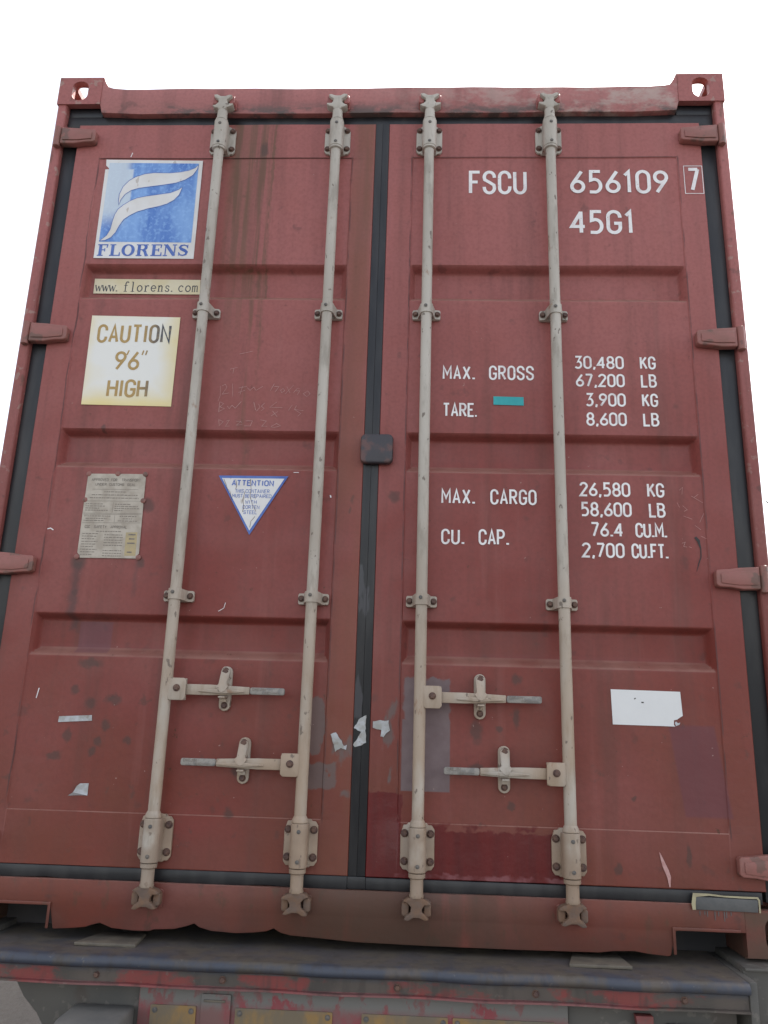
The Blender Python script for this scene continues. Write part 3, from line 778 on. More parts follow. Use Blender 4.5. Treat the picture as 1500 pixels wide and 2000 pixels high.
# ------------------------------------------------------------------ locking rods
RY = -.047
def rod(xr, flip):
    e = empty('lock_rod', (xr, RY, Z0+.07), None, None, box_c)
    R_ = .0172
    cb(MB().lathe([(R_, .30), (R_, 2.56)], (xr, RY, 0), seg=32), 'rod_tube', MT['rod'], e)
    for zc, h, wd, up in ((2.6085, .110, .092, 1), (.2515, .118, .096, 0)):
        hh, ww = h/2, wd/2
        pl = [(xr-ww, zc+hh*.55), (xr-ww+.008, zc+hh), (xr-.030, zc+hh), (xr-.026, zc+hh+.006), (xr+.026, zc+hh+.006), (xr+.030, zc+hh), (xr+ww-.008, zc+hh), (xr+ww, zc+hh*.8), (xr+ww, zc-hh*.8), (xr+ww-.008, zc-hh), (xr+.03, zc-hh), (xr+.026, zc-hh-.004), (xr-.026, zc-hh-.004), (xr-.03, zc-hh), (xr-ww+.008, zc-hh), (xr-ww, zc-hh*.8)]
        b_ = cb(MB().prism(pl, -.011, -.0006 if up else -.0004), 'bearing_plate', MT['rod'], e, bevel=.002)
        z_lo, z_hi = (zc-hh-.006, zc+hh-.004) if up else (zc-hh-.001, zc+hh-.003)
        sl = MB().lathe([(.0225, z_lo), (.0245, z_lo+.002), (.0245, z_hi-.002), (.0225, z_hi)], (xr, RY, 0), seg=32)
        sl.box(xr-.0240, xr+.0240, RY, -.0112, z_lo+.003, z_hi-.003)
        cb(sl, 'bearing_sleeve', MT['rod'], e)
        if up:
            cb(MB().lathe([(R_+.001, z_hi+.0015), (.0215, z_hi+.003), (.0215, z_hi+.008), (.0185, z_hi+.011), (.0175, z_hi+.044)], (xr, RY, 0), seg=28), 'rod_collar', MT['rod'], e)
            cb(MB().lathe([(.0178, z_lo-.010), (.0235, z_lo-.007), (.0235, z_lo-.001)], (xr, RY, 0), seg=28), 'rod_collar', MT['rod'], e)
        else:
            cb(MB().lathe([(.0220, z_hi+.001), (.0232, z_hi+.003), (.0225, z_hi+.010), (.0178, z_hi+.020)], (xr, RY, 0), seg=28), 'rod_collar', MT['rod'], e)
            cb(MB().lathe([(.0185, .128), (.0200, .133), (.0180, .140), (.0180, z_lo-.016), (.0230, z_lo-.012), (.0235, z_lo-.0015)], (xr, RY, 0), seg=28), 'rod_collar', MT['rod'], e)
        for sx in (-1, 1):
            for dz in ((-.0355, .0405) if up else (-.0365, .0365)): bolt(e, xr+sx*(ww-.0115), -.0112, zc+dz, .0088)
        for dz in ((-.0495, .0285) if up else (-.042, .036)): bolt(e, xr+.001, RY-.0240, zc+dz, .0045, 'rivet', .003, 10)
    for zc in (1.9150, .947):
        k = cb(MB().prism(stadium(xr, zc, .094, .034, 3, .006), -.010, (surf(xr, zc))-.0006), 'guide_plate', MT['rod'], e, bevel=.0015)
        # strap: flat feet and an arch round the rod
        prof = [(-.044, 0), (-.029, .003)]
        for i in range(13):
            a = rad(180-180*i/12); prof.append((.0215*math.cos(a), .036+.0215*math.sin(a)))
        prof += [(.029, .003), (.044, 0)]
        outer = [(xr+a, -.0102-q) for a, q in prof]; inner = [(xr+a*(.88 if abs(a) < .03 else 1), -.0102-max(0, q-.0035)+(.003 if q < .004 else 0)) for a, q in prof]
        mb = MB(); n = len(outer); zb_, zt_ = zc-.0165, zc+.0165
        mb.add([(a, b, zb_) for a, b in outer]+[(a, b, zt_) for a, b in outer]+[(a, b, zb_) for a, b in inner]+[(a, b, zt_) for a, b in inner],
               [(i, i+1, n+i+1, n+i) for i in range(n-1)]+[(2*n+i+1, 2*n+i, 3*n+i, 3*n+i+1) for i in range(n-1)]+
               [(i+1, i, 2*n+i, 2*n+i+1) for i in range(n-1)]+[(n+i, n+i+1, 3*n+i+1, 3*n+i) for i in range(n-1)])
        cb(mb, 'guide_strap', MT['rod'], e, smooth=50)
        for sx in (-1, 1): bolt(e, xr+sx*.0365, -.0135, zc, .0080)
        bolt(e, xr-.003, RY-.0215, zc+.004, .0045, 'rivet', .003, 10)
    # cams at both ends and the keepers they hook into
    for zc, s_ in ((2.7385, 1), (.1020, -1)):
        y0 = -.062
        mb = MB()
        hd = [(-.013, -.034), (.013, -.034), (.016, -.026), (.030, -.022), (.040, -.014), (.038, -.010), (.022, -.010), (.015, 0), (.015, .008), (.026, .016), (.034, .026), (.024, .028), (.008, .022), (-.008, .022), (-.022, .030), (-.034, .028), (-.028, .018), (-.016, .010), (-.014, -.004), (-.024, -.014), (-.036, -.018), (-.026, -.026), (-.014, -.028)]
        mb.prism([(xr+flip*a, zc+s_*b) for a, b in hd], y0, -.030)
        cb(mb, 'lock_cam', MT['rod'] if s_ > 0 else MT['rustcast'], e, bevel=.003)
        cb(MB().prism(stadium(xr, zc+(.022 if s_ > 0 else -.006), .082, .048, 3, .008), -.020, -.0125 if s_ > 0 else -.0145), 'keeper_plate', MT['frame'], e, bevel=.002)
        for sx in (-1, 1):
            lug = stadium(xr+sx*.030, zc+(.018 if s_ > 0 else -.004), .020, .036, 4, .008)
            cb(MB().prism(lug, -.048, -.0202), 'cam_keeper', MT['rustcast'] if s_ < 0 else MT['frame'], e, bevel=.004, seg=3)
    return e
RX = (-.582, -.165, .165, .588)
rods = [rod(x, f_) for x, f_ in zip(RX, (1, -1, 1, -1))]

# ------------------------------------------------------------------ handles
def handle(xh, zh, s, L, xr_catch, name='door_handle'):
    e = empty('door_handle', (xh, -.06, Z0+zh), None, None, box_c)
    # hub plate welded to the rod, folded over the lever
    hub = [(xh-.0, zh+.031), (xh+s*.046, zh+.031), (xh+s*.053, zh+.024), (xh+s*.053, zh-.026), (xh+s*.046, zh-.033), (xh+s*.006, zh-.033), (xh, zh-.028)]
    cb(MB().prism(hub, -.061, -.055), 'handle_hub', MT['rod'], e, bevel=.002, seg=2)
    cb(MB().prism([(xh-s*.004, zh+.030), (xh+s*.050, zh+.030), (xh+s*.050, zh-.032), (xh-s*.004, zh-.032)], -.042, -.036), 'hub_back', MT['rod'], e, bevel=.002)
    cb(MB().box(xh-s*.004, xh+s*.052, -.0546, -.0424, zh+.024, zh+.030), 'hub_top', MT['rod'], e, bevel=.001)
    bolt(e, xh+s*.026, -.0612, zh+.002, .0085)
    x1 = xh+s*.045; x2 = xh+s*(L*.70); x3 = xh+s*L
    bar = [(x1, zh+.0145), (xh+s*.12, zh+.0145), (x2, zh+.0100), (x2, zh-.0115), (xh+s*.12, zh-.0165), (x1, zh-.0165)]
    cb(MB().prism(bar, -.0520, -.0425), 'handle_lever', MT['rod'], e, bevel=.003)
    xm = xr_catch
    rid = [(xm-.070, zh-.003), (xm, zh+.003), (xm+.066, zh-.003), (xm+.066, zh-.0065), (xm, zh-.011), (xm-.070, zh-.0065)]
    cb(MB().prism(rid, -.0600, -.0522), 'handle_ridge', MT['rod'], e, bevel=.002)
    gr = stadium((x2+x3)/2+s*.0005, zh-.001, abs(x3-x2)-.001, .0205, 4, .006)
    cb(MB().prism(gr, -.0530, -.0420), 'handle_grip', MT['grip'], e, bevel=.003)
    tx = MB(); xa, xb = min(x2, x3), max(x2, x3)
    text(tx, 'DAEJIN', xa+.008, xa+.047, zh-.0005, zh+.0080, .0017, -.0534, .4)
    text(tx, 'INC', xa+.043, xa+.062, zh-.0095, zh-.002, .0014, -.0534, .4)
    for i in range(14): tx.ribbon([(xa+.064+.0016*i, zh-.009+random.uniform(0, .003)), (xa+.0648+.0016*i, zh-.003-random.uniform(0, .002))], .0007, -.0534)
    cb(tx, 'cast_lettering', MT['plateink'], e, flat=True)
    # catch plate on the door, upper flap hooked over the lever
    sy = surf(xm, zh)
    cb(MB().prism(stadium(xm, zh+.006, .034, .130, 6, .017), -.010, sy-.0004), 'catch_plate', MT['rod'], e, bevel=.002)
    cb(MB().box(xm-.012, xm+.012, -.042, -.0102, zh+.014, zh+.020), 'catch_bracket', MT['rod'], e, bevel=.002)
    cb(MB().box(xm-.010, xm+.010, -.058, -.0102, zh-.0235, zh-.018), 'catch_bracket', MT['rod'], e, bevel=.002)
    cb(MB().prism([(xm-.010, zh-.0180), (xm+.010, zh-.0180), (xm+.010, zh-.034), (xm-.010, zh-.034)], -.030, -.0240), 'catch_bracket', MT['rod'], e, bevel=.002)
    fl = [(xm-.0135, zh+.053), (xm-.0115, zh+.063), (xm-.005, zh+.069), (xm+.005, zh+.069), (xm+.0115, zh+.063), (xm+.0135, zh+.053), (xm+.0125, zh+.016), (xm+.0185, zh+.010), (xm+.009, zh-.004), (xm, zh-.008), (xm-.009, zh-.004), (xm-.0185, zh+.010), (xm-.0125, zh+.016)]
    mb = MB(); n = len(fl)
    yy = [-.0262 - .036*max(0, min(1, (zh+.044-q)/.036)) for _, q in fl]
    mb.add([(a, y_, q) for (a, q), y_ in zip(fl, yy)]+[(a, y_+.005, q) for (a, q), y_ in zip(fl, yy)],
           [tuple(range(n)), tuple(range(2*n-1, n-1, -1))]+[(i, i+n, (i+1) % n+n, (i+1) % n) for i in range(n)])
    cb(mb, 'catch_flap', MT['rod'], e, bevel=.0012)
    cb(MB().lathe([(.0105, -.0102), (.0105, -.0205)], (xm, 0, zh+.055), 'y', 16), 'catch_pivot', MT['rod'], e)
    bolt(e, xm, -.0264, zh+.055, .0095)
    bolt(e, xm, -.0102, zh-.043, .0080)
    return e
handle(-.573, .667, 1, .343, -.414)
handle(-.175, .464, -1, .343, -.344)
handle(.175, .664, 1, .341, .341)
handle(.577, .462, -1, .341, .410)

# ------------------------------------------------------------------ painted and stuck-on lettering
YP = .0035-.0016         # just proud of the panel skin
def lab(door_, name, items, mat='white', y=YP):
    for it in items:                               # one word, one part
        mb = MB(); text(mb, *it[:6], y, it[6] if len(it) > 6 else .5)
        cb(mb, name, MT[mat], door_, flat=True)
lab(door_r, 'owner_code', [('FSCU', .307, .510, 2.394, 2.492, .0118, .50)])
lab(door_r, 'serial_number', [('656109', .661, 1.002, 2.397, 2.494, .0122, .52)])
mb = MB(); text(mb, '7', 1.066, 1.110, 2.404, 2.500, .0125, -.0014)
cb(mb, 'check_digit', MT['white'], door_r, flat=True)
mb = MB(); q = .0022
for a in ([(1.0565, 2.396), (1.0565, 2.507)], [(1.1195, 2.396), (1.1195, 2.507)]): mb.ribbon(a, q, -.0014)
for a in ([(1.0555, 2.3955), (1.1205, 2.3955)], [(1.0555, 2.5075), (1.1205, 2.5075)]): mb.ribbon(a, q, -.00146)
cb(mb, 'check_digit_frame', MT['white'], door_r, flat=True)
lab(door_r, 'size_code', [('45G1', .656, .876, 2.235, 2.331, .0124, .5)])
t_ = .0066
lab(door_r, 'weight_caption', [('MAX.', .222, .329, 1.686, 1.736, t_, .58), ('GROSS', .374, .521, 1.686, 1.738, t_, .55)])
lab(door_r, 'weight_caption', [('TARE', .223, .326, 1.555, 1.604, t_, .5), ('.', .328, .334, 1.555, 1.604, .0045, .5)])
lab(door_r, 'weight_caption', [('MAX.', .222, .329, 1.261, 1.311, t_, .58), ('CARGO', .376, .521, 1.261, 1.312, t_, .55)])
lab(door_r, 'weight_caption', [('CU.', .223, .296, 1.130, 1.180, t_, .55), ('CAP.', .339, .434, 1.130, 1.181, t_, .5)])
for (a, xa, z, b) in (('30,480', .653, 1.729, 'KG'), ('67,200', .656, 1.665, 'LB'), ('3,900', .685, 1.597, 'KG'), ('8,600', .685, 1.530, 'LB')):
    lab(door_r, 'weight_figure', [(a, xa, .814, z, z+.047, t_, .45), (b, .866, .917, z, z+.047, t_, .5)])
for (a, xa, xb, z, b, xc) in (('26,580', .655, .813, 1.293, 'KG', .865), ('58,600', .657, .814, 1.228, 'LB', .867), ('76.4', .685, .785, 1.163, 'CU.M.', .822), ('2,700', .656, .786, 1.097, 'CU.FT.', .807)):
    lab(door_r, 'weight_figure', [(a, xa, xb, z, z+.0475, t_, .45), (b, xc, .919 if len(b) > 2 else .918, z, z+.0475, t_, .45 if len(b) < 3 else .42)])
YS = .0035
def patch(poly, y0=-.0012, y1=0.):                 # thin stuck-on sheet, y relative to the skin
    return MB().prism(poly, YS+y0-.0012, YS-.0013)
o = cb(patch([(.388, 1.628), (.4855, 1.6265), (.486, 1.597), (.388, 1.599)]), 'teal_tape', MT['teal'], door_r)
o['label'] = 'small teal rectangle stuck beside TARE'
# sticker: logo
LOGO = [(-1.007, 2.541), (-.651, 2.535), (-.649, 2.133), (-1.004, 2.135), (-1.006, 2.499), (-.996, 2.500), (-.985, 2.497), (-.996, 2.507), (-1.005, 2.516)]
lg = cb(patch(LOGO), 'logo_sticker', MT['sticker'], door_l)
lg['label'] = 'square blue and white sticker reading FLORENS under a two-stroke swoosh'
YB = YS-.0024
cbm = MB().sheet([(-.993, 2.527), (-.665, 2.523), (-.663, 2.197), (-.992, 2.200)], YB-.0004)
cb(cbm, 'blue_field', MT['blue'], door_l, flat=True)
SW1 = [(-0.665, 2.518), (-0.677, 2.504), (-0.698, 2.494), (-0.728, 2.487), (-0.766, 2.483), (-0.826, 2.484), (-0.859, 2.479), (-0.89, 2.467), (-0.913, 2.451), (-0.932, 2.426), (-0.942, 2.394), (-0.942, 2.366), (-0.939, 2.35), (-0.933, 2.372), (-0.92, 2.394), (-0.9, 2.41), (-0.874, 2.419), (-0.831, 2.426), (-0.783, 2.433), (-0.74, 2.441), (-0.708, 2.454), (-0.682, 2.473), (-0.668, 2.498)]
SW2 = [(-0.715, 2.424), (-0.729, 2.413), (-0.757, 2.4), (-0.8, 2.393), (-0.843, 2.386), (-0.875, 2.379), (-0.901, 2.366), (-0.923, 2.349), (-0.94, 2.332), (-0.949, 2.31), (-0.954, 2.283), (-0.958, 2.249), (-0.968, 2.225), (-0.985, 2.209), (-0.991, 2.203), (-0.971, 2.205), (-0.951, 2.217), (-0.937, 2.237), (-0.927, 2.264), (-0.914, 2.289), (-0.894, 2.306), (-0.869, 2.321), (-0.832, 2.334), (-0.795, 2.343), (-0.764, 2.354), (-0.741, 2.369), (-0.724, 2.391)]
for sw in (SW1, SW2):
    cb(MB().sheet(sw, YB-.0008), 'logo_swoosh', MT['sticker'], door_l, flat=True)
    cb(MB().ribbon(sw+[sw[0]], .0021, YB-.0010), 'swoosh_outline', MT['blueink'], door_l, flat=True)
# FLORENS in slab serif
def serif_word(mb, x0, x1, z0, z1, y):
    H = z1-z0; wds = dict(F=.86, L=.88, O=1.0, R=1.05, E=.9, N=1.05, S=.85); gap = .10
    tot = sum(wds[c] for c in 'FLORENS')+gap*6; k = (x1-x0)/tot; x = x0; lv = [0]
    def rb(pts, w_):
        lv[0] += 1
        ww = [q_*k for q_ in w_] if isinstance(w_, (list, tuple)) else w_*k
        mb.ribbon([(x+a*k, z0+b*H) for a, b in pts], ww, y-EPS*(lv[0] % 5))
    for c in 'FLORENS':
        W_ = wds[c]
        if c in 'FLRE':
            rb([(.26, 0), (.26, 1)], .24); rb([(.04, .04), (.50, .04)], .09)
            if c != 'L': rb([(.04, .96), (W_-.08, .96)], .09)
            else: rb([(.04, .96), (.50, .96)], .09)
            if c in 'FE': rb([(.3, .52), (W_-.26, .52)], .09); rb([(W_-.26, .38), (W_-.26, .66)], .08); rb([(W_-.06, 1), (W_-.1, .70)], .09)
            if c in 'LE': rb([(.3, .04), (W_-.06, .04)], .09); rb([(W_-.06, .0), (W_-.05, .32)], [.14, .06])
            if c == 'R':
                p = arc(.55, .75, .24, .21, 90, -90, 10); rb([(.35, .96)]+p+[(.35, .54)], [.08, .08]+[.08+.16*math.sin(math.pi*i/10) for i in range(11)][1:]+[.08, .08])
                rb([(.52, .52), (.72, .40), (.84, .06), (1.0, .04)], [.10, .22, .22, .09])
        elif c == 'O':
            p = arc(.5, .5, .39, .46, 0, 360, 28); rb(p, [.10+.15*abs(math.cos(rad(360*i/28)))**1.5 for i in range(29)])
        elif c == 'N':
            rb([(.17, .0), (.17, 1)], .09); rb([(.88, .0), (.88, 1)], .09); rb([(.20, .97), (.86, .06)], .25)
            rb([(.0, .04), (.34, .04)], .09); rb([(.0, .96), (.28, .96)], .09); rb([(.70, .96), (1.05, .96)], .09)
        elif c == 'S':
            rb([(.72, .72), (.66, .88), (.45, .95), (.22, .90), (.14, .74), (.26, .60), (.52, .48), (.68, .34), (.62, .14), (.40, .06), (.18, .10), (.09, .28)],
               [.06, .09, .10, .14, .19, .24, .25, .20, .14, .10, .09, .06])
            rb([(.74, .66), (.74, .98)], .06); rb([(.07, .02), (.07, .34)], .06)
        x += (W_+gap)*k
mb = MB(); serif_word(mb, -.995, -.668, 2.1435, 2.1895, YB-.0004)
cb(mb, 'brand_lettering', MT['blueink'], door_l, flat=True)
# sticker: web address, in the first recess
YR = .0405
ww = cb(MB().prism([(-1.005, 2.075), (-.628, 2.072), (-.626, 2.015), (-1.004, 2.017)], YR-.0032, YR-.0020), 'web_sticker', MT['cream'], door_l)
ww['label'] = 'narrow cream strip reading www.florens.com'
LC = {
 'w': [([(.0, 1), (.28, 0)], .13), ([(.28, 0), (.5, .9)], .06), ([(.5, .9), (.74, 0)], .13), ([(.74, 0), (1.0, 1)], .06), ([(-.08, 1), (.16, 1)], .06), ([(.88, 1), (1.1, 1)], .06)],
 '.': [([(.12, -.02), (.12, .16)], .17)],
 'f': [([(.42, 0), (.42, 1.3), (.52, 1.55), (.72, 1.6), (.9, 1.45)], .12), ([(.15, 1), (.75, 1)], .06), ([(.18, 0), (.72, 0)], .06)],
 'l': [([(.48, 0), (.48, 1.62)], .13), ([(.22, 1.58), (.48, 1.58)], .07), ([(.2, 0), (.78, 0)], .06)],
 'o': [(arc(.5, .5, .38, .48, 0, 360, 18), .12)],
 'r': [([(.32, 0), (.32, 1)], .13), ([(.12, .97), (.32, .97)], .06), ([(.1, 0), (.6, 0)], .06), ([(.34, .66), (.5, .9), (.72, 1), (.86, .86)], .11)],
 'e': [([(.12, .55), (.86, .55)]+arc(.5, .52, .37, .47, 5, 320, 16), .11)],
 'n': [([(.24, 0), (.24, 1)], .13), ([(.05, .97), (.24, .97)], .06), ([(.26, .72), (.42, .94), (.62, .98), (.76, .80), (.76, 0)], .12), ([(.05, 0), (.42, 0)], .06), ([(.58, 0), (.95, 0)], .06)],
 's': [([(.78, .72), (.66, .95), (.36, .97), (.22, .78), (.36, .58), (.66, .44), (.80, .24), (.64, .03), (.34, .02), (.18, .26)], .10)],
 'c': [([(.82, .74)]+arc(.5, .5, .37, .48, 45, 315, 14), .11)],
 'm': [([(.12, 0), (.12, 1)], .11), ([(.13, .8), (.28, .98), (.42, .96), (.48, .8), (.48, 0)], .10), ([(.5, .8), (.64, .98), (.80, .96), (.87, .8), (.87, 0)], .10), ([(0, 0), (.24, 0)], .05), ([(.36, 0), (.6, 0)], .05), ([(.76, 0), (1, 0)], .05)],
}
k_ = .355/15; x = -.9985
for i, ch in enumerate('www.florens.com'):
    mb = MB()
    for j, (pts, wd) in enumerate(LC[ch]):
        mb.ribbon([(x+a*k_*.92, 2.0255+b*.0235) for a, b in pts], max(.0019, wd*.031), YR-.0034-EPS*(j % 4))
    x += k_*1.035
    cb(mb, 'web_lettering', MT['darkink'], door_l, flat=True)
# sticker: caution
o = cb(patch([(-.980, 1.911), (-.673, 1.906), (-.673, 1.579), (-.976, 1.583)]), 'caution_sticker', MT['caution'], door_l)
o['label'] = 'yellowed white square reading CAUTION 9 foot 6 HIGH'
lab(door_l, 'caution_lettering', [('CAUTION', -.953, -.699, 1.808, 1.878, .0094, .52)], 'cautionink', YB-.0004)
mb = MB(); yq = YB-.0004
text(mb, '9', -.881, -.842, 1.707, 1.779, .0094, yq); text(mb, '6', -.835, -.796, 1.707, 1.779, .0094, yq)
mb.ribbon([(-.836, 1.781), (-.842, 1.764)], .0048, yq); mb.ribbon([(-.786, 1.781), (-.790, 1.764)], .0048, yq); mb.ribbon([(-.774, 1.781), (-.778, 1.764)], .0048, yq)
cb(mb, 'caution_lettering', MT['cautionink'], door_l, flat=True)
lab(door_l, 'caution_lettering', [('HIGH', -.896, -.757, 1.609, 1.675, .0094, .45)], 'cautionink', YB-.0004)
# sticker: corten triangle
o = cb(patch([(-.4935, 1.3425), (-.268, 1.3435), (-.380, 1.148)]), 'attention_sticker', MT['blueink'], door_l)
o['label'] = 'blue-edged white triangle, point down, reading ATTENTION'
cb(MB().sheet([(-.482, 1.334), (-.280, 1.335), (-.381, 1.162)], YB-.0004), 'attention_field', MT['sticker'], door_l, flat=True)
yb = YB-.0008
lab(door_l, 'attention_lettering', [('ATTENTION', -.449, -.313, 1.3085, 1.3285, .0036, .5)], 'blueink', yb)
lab(door_l, 'attention_lettering', [('THIS', -.436, -.408, 1.285, 1.298, .0015, .45), ('CONTAINER', -.402, -.325, 1.285, 1.298, .0015, .45)], 'blueink', yb)
lab(door_l, 'attention_lettering', [('MUST', -.444, -.410, 1.2695, 1.2815, .0015, .45), ('BE', -.403, -.389, 1.2695, 1.2815, .0015, .45), ('REPAIRED', -.384, -.318, 1.2695, 1.2815, .0015, .4)], 'blueink', yb)
lab(door_l, 'attention_lettering', [('WITH', -.401, -.364, 1.2495, 1.2615, .0015, .45)] if 'W' in GL else [('VVITH', -.401, -.364, 1.2495, 1.2615, .0015, .1)], 'blueink', yb)
lab(door_l, 'attention_lettering', [('CORTEN', -.408, -.354, 1.2325, 1.2445, .0015, .45)], 'blueink', yb)
lab(door_l, 'attention_lettering', [('STEEL', -.404, -.361, 1.2155, 1.2275, .0015, .45)], 'blueink', yb)
mb = MB()
for pts in ([(-.476, 1.331), (-.468, 1.315), (-.462, 1.30), (-.452, 1.288), (-.444, 1.262)], [(-.39, 1.332), (-.385, 1.30), (-.387, 1.275), (-.376, 1.245), (-.364, 1.225)],
            [(-.404, 1.29), (-.409, 1.262), (-.404, 1.24), (-.407, 1.222)], [(-.366, 1.208), (-.378, 1.192), (-.380, 1.172)], [(-.437, 1.33), (-.432, 1.31), (-.435, 1.296)]):
    mb.ribbon(pts, [.0009+.0009*random.random() for _ in pts], YB-.0012)
cb(mb, 'sticker_cracks', MT['rustcast'], door_l, flat=True)
# data plate
PLT = [(-.920, 1.336), (-.912, 1.3415), (-.833, 1.342), (-.828, 1.336), (-.817, 1.336), (-.812, 1.3425), (-.742, 1.3425), (-.734, 1.336), (-.730, 1.330), (-.729, 1.262), (-.736, 1.257), (-.735, 1.249), (-.7285, 1.243), (-.725, 1.080), (-.733, 1.072), (-.732, 1.0645), (-.912, 1.0635), (-.914, 1.072), (-.922, 1.080), (-.922, 1.245), (-.914, 1.250), (-.914, 1.257), (-.921, 1.262)]
dp = cb(MB().prism(PLT, YS-.0036, YS-.0014), 'data_plate', MT['plate'], door_l)
dp['label'] = 'weathered metal approval plate with small print, riveted on'
yt = YS-.0040; mb = MB()
text(mb, 'APPROVED', -.906, -.850, 1.3165, 1.3265, .0014, yt, .45); text(mb, 'FOR', -.842, -.822, 1.3165, 1.3265, .0014, yt, .45); text(mb, 'TRANSPORT', -.808, -.745, 1.3165, 1.3265, .0014, yt, .4)
text(mb, 'UNDER', -.892, -.855, 1.3015, 1.3105, .0014, yt, .45); text(mb, 'CUSTOMS', -.847, -.798, 1.3015, 1.3105, .0014, yt, .4); text(mb, 'SEAL', -.788, -.760, 1.3015, 1.3105, .0014, yt, .45)
text(mb, 'CSC', -.909, -.892, 1.160, 1.1695, .0014, yt, .45); text(mb, 'SAFETY', -.879, -.838, 1.160, 1.1695, .0014, yt, .45); text(mb, 'APPROVAL', -.826, -.772, 1.160, 1.1695, .0014, yt, .4)
for a, b in (((-.919, 1.2495), (-.731, 1.2515)), ((-.919, 1.209), (-.731, 1.211)), ((-.919, 1.205), (-.731, 1.207)), ((-.919, 1.1775), (-.731, 1.1795)), ((-.826, 1.246), (-.826, 1.212)), ((-.816, 1.203), (-.816, 1.181)), ((-.9, 1.289), (-.75, 1.290))):
    mb.ribbon([a, b], .0009, yt)
def scribble(x0, x1, z):
    x = x0
    while x < x1:
        w_ = random.uniform(.003, .012); mb.ribbon([(x, z), (min(x+w_, x1), z+.0002)], .0024, yt+.00005); x += w_+.0022
for z, a, b in ((1.281, -.86, -.79), (1.2705, -.90, -.75), (1.2605, -.905, -.745), (1.240, -.915, -.86), (1.233, -.915, -.85), (1.226, -.915, -.87), (1.219, -.915, -.84), (1.240, -.82, -.77), (1.233, -.82, -.745), (1.226, -.82, -.74), (1.219, -.82, -.79),
                (1.200, -.915, -.83), (1.192, -.91, -.84), (1.185, -.915, -.85), (1.200, -.80, -.745), (1.192, -.79, -.76), (1.185, -.805, -.742), (1.150, -.87, -.79)): scribble(a, b, z)
for i in range(9): scribble(-.914, -.862-.006*(i % 3), 1.142-.0085*i)
for i in range(5): scribble(-.842, -.782, 1.139-.0085*i)
for i in range(3): scribble(-.842, -.782, 1.088-.0085*i)
cb(mb, 'plate_print', MT['plateink'], door_l, flat=True)
cb(MB().sheet([(-.774, 1.148), (-.737, 1.149), (-.735, 1.073), (-.771, 1.072)], yt+.0002), 'plate_date_field', MT['yellowplate'], door_l, flat=True)
mb = MB()
for z, a, b in ((1.141, -.765, -.742), (1.127, -.762, -.744), (1.113, -.766, -.742), (1.084, -.764, -.748)): mb.ribbon([(a, z), (b, z)], .0045, yt-.0001)
cb(mb, 'plate_print', MT['plateink'], door_l, flat=True)
for a, b in ((-.918, 1.341), (-.8225, 1.3425), (-.733, 1.3425), (-.920, 1.2535), (-.7305, 1.2535), (-.923, 1.067), (-.7255, 1.068)):
    o = MB().lathe([(.0085, 0), (.0085, -.003), (.0045, -.0052)], (0, 0, 0), 'y', 12).build('rivet', MT['hinge'], None, origin=(0, 0, 0))
    place(o, (a, YS-.0008, b+Z0), door_l)
# chalk writing (left door and a faint patch on the right door)
mb = MB()
CH = [[(-.514, 1.655), (-.512, 1.62), (-.518, 1.60)], [(-.508, 1.655), (-.498, 1.661), (-.492, 1.650), (-.506, 1.625), (-.484, 1.630)], [(-.474, 1.664), (-.470, 1.617)],
      [(-.452, 1.648), (-.425, 1.654)], [(-.452, 1.632), (-.43, 1.640)], [(-.440, 1.655), (-.446, 1.625)], [(-.424, 1.650), (-.414, 1.640), (-.402, 1.652), (-.394, 1.640), (-.372, 1.655)],
      [(-.346, 1.640), (-.334, 1.665)], [(-.334, 1.655), (-.318, 1.655), (-.330, 1.635)], [(-.312, 1.642), (-.304, 1.648), (-.298, 1.640), (-.308, 1.633), (-.312, 1.642)], [(-.296, 1.628), (-.270, 1.660)], [(-.292, 1.655), (-.280, 1.632)],
      [(-.268, 1.634), (-.256, 1.650), (-.250, 1.648)], [(-.262, 1.640), (-.248, 1.640), (-.256, 1.626)], [(-.236, 1.630), (-.222, 1.640), (-.213, 1.630), (-.224, 1.620), (-.236, 1.630)],
      [(-.512, 1.598), (-.512, 1.562)], [(-.512, 1.598), (-.498, 1.592), (-.510, 1.580), (-.494, 1.574), (-.514, 1.562)], [(-.486, 1.584), (-.478, 1.574), (-.470, 1.586), (-.458, 1.576), (-.440, 1.600)],
      [(-.398, 1.598), (-.390, 1.570)], [(-.382, 1.592), (-.376, 1.58), (-.388, 1.566)], [(-.362, 1.596), (-.372, 1.584), (-.362, 1.576), (-.372, 1.568)], [(-.322, 1.600), (-.344, 1.580), (-.302, 1.580)], [(-.334, 1.568), (-.318, 1.548)], [(-.316, 1.566), (-.338, 1.550)],
      [(-.282, 1.570), (-.270, 1.590)], [(-.256, 1.588), (-.262, 1.574), (-.232, 1.570)], [(-.262, 1.574), (-.240, 1.560), (-.250, 1.550)],
      [(-.510, 1.535), (-.506, 1.512)], [(-.510, 1.535), (-.494, 1.528), (-.508, 1.513)], [(-.484, 1.530), (-.474, 1.534), (-.486, 1.512), (-.472, 1.513)], [(-.452, 1.530), (-.436, 1.530), (-.450, 1.516), (-.432, 1.518)], [(-.420, 1.532), (-.398, 1.532), (-.404, 1.514), (-.424, 1.514)],
      [(-.372, 1.536), (-.352, 1.532), (-.366, 1.514), (-.348, 1.514)], [(-.334, 1.514), (-.318, 1.524), (-.304, 1.516), (-.324, 1.510), (-.336, 1.512)], [(-.460, 1.771), (-.436, 1.777), (-.413, 1.783)], [(-.487, 1.716), (-.462, 1.722)], [(-.474, 1.718), (-.476, 1.70)]]
for i, p in enumerate(CH): mb.ribbon(p, .0011+.0005*random.random(), YP-EPS*(i % 4))
cb(mb, 'chalk_writing', MT['chalk'], door_l, flat=True)
mb = MB()
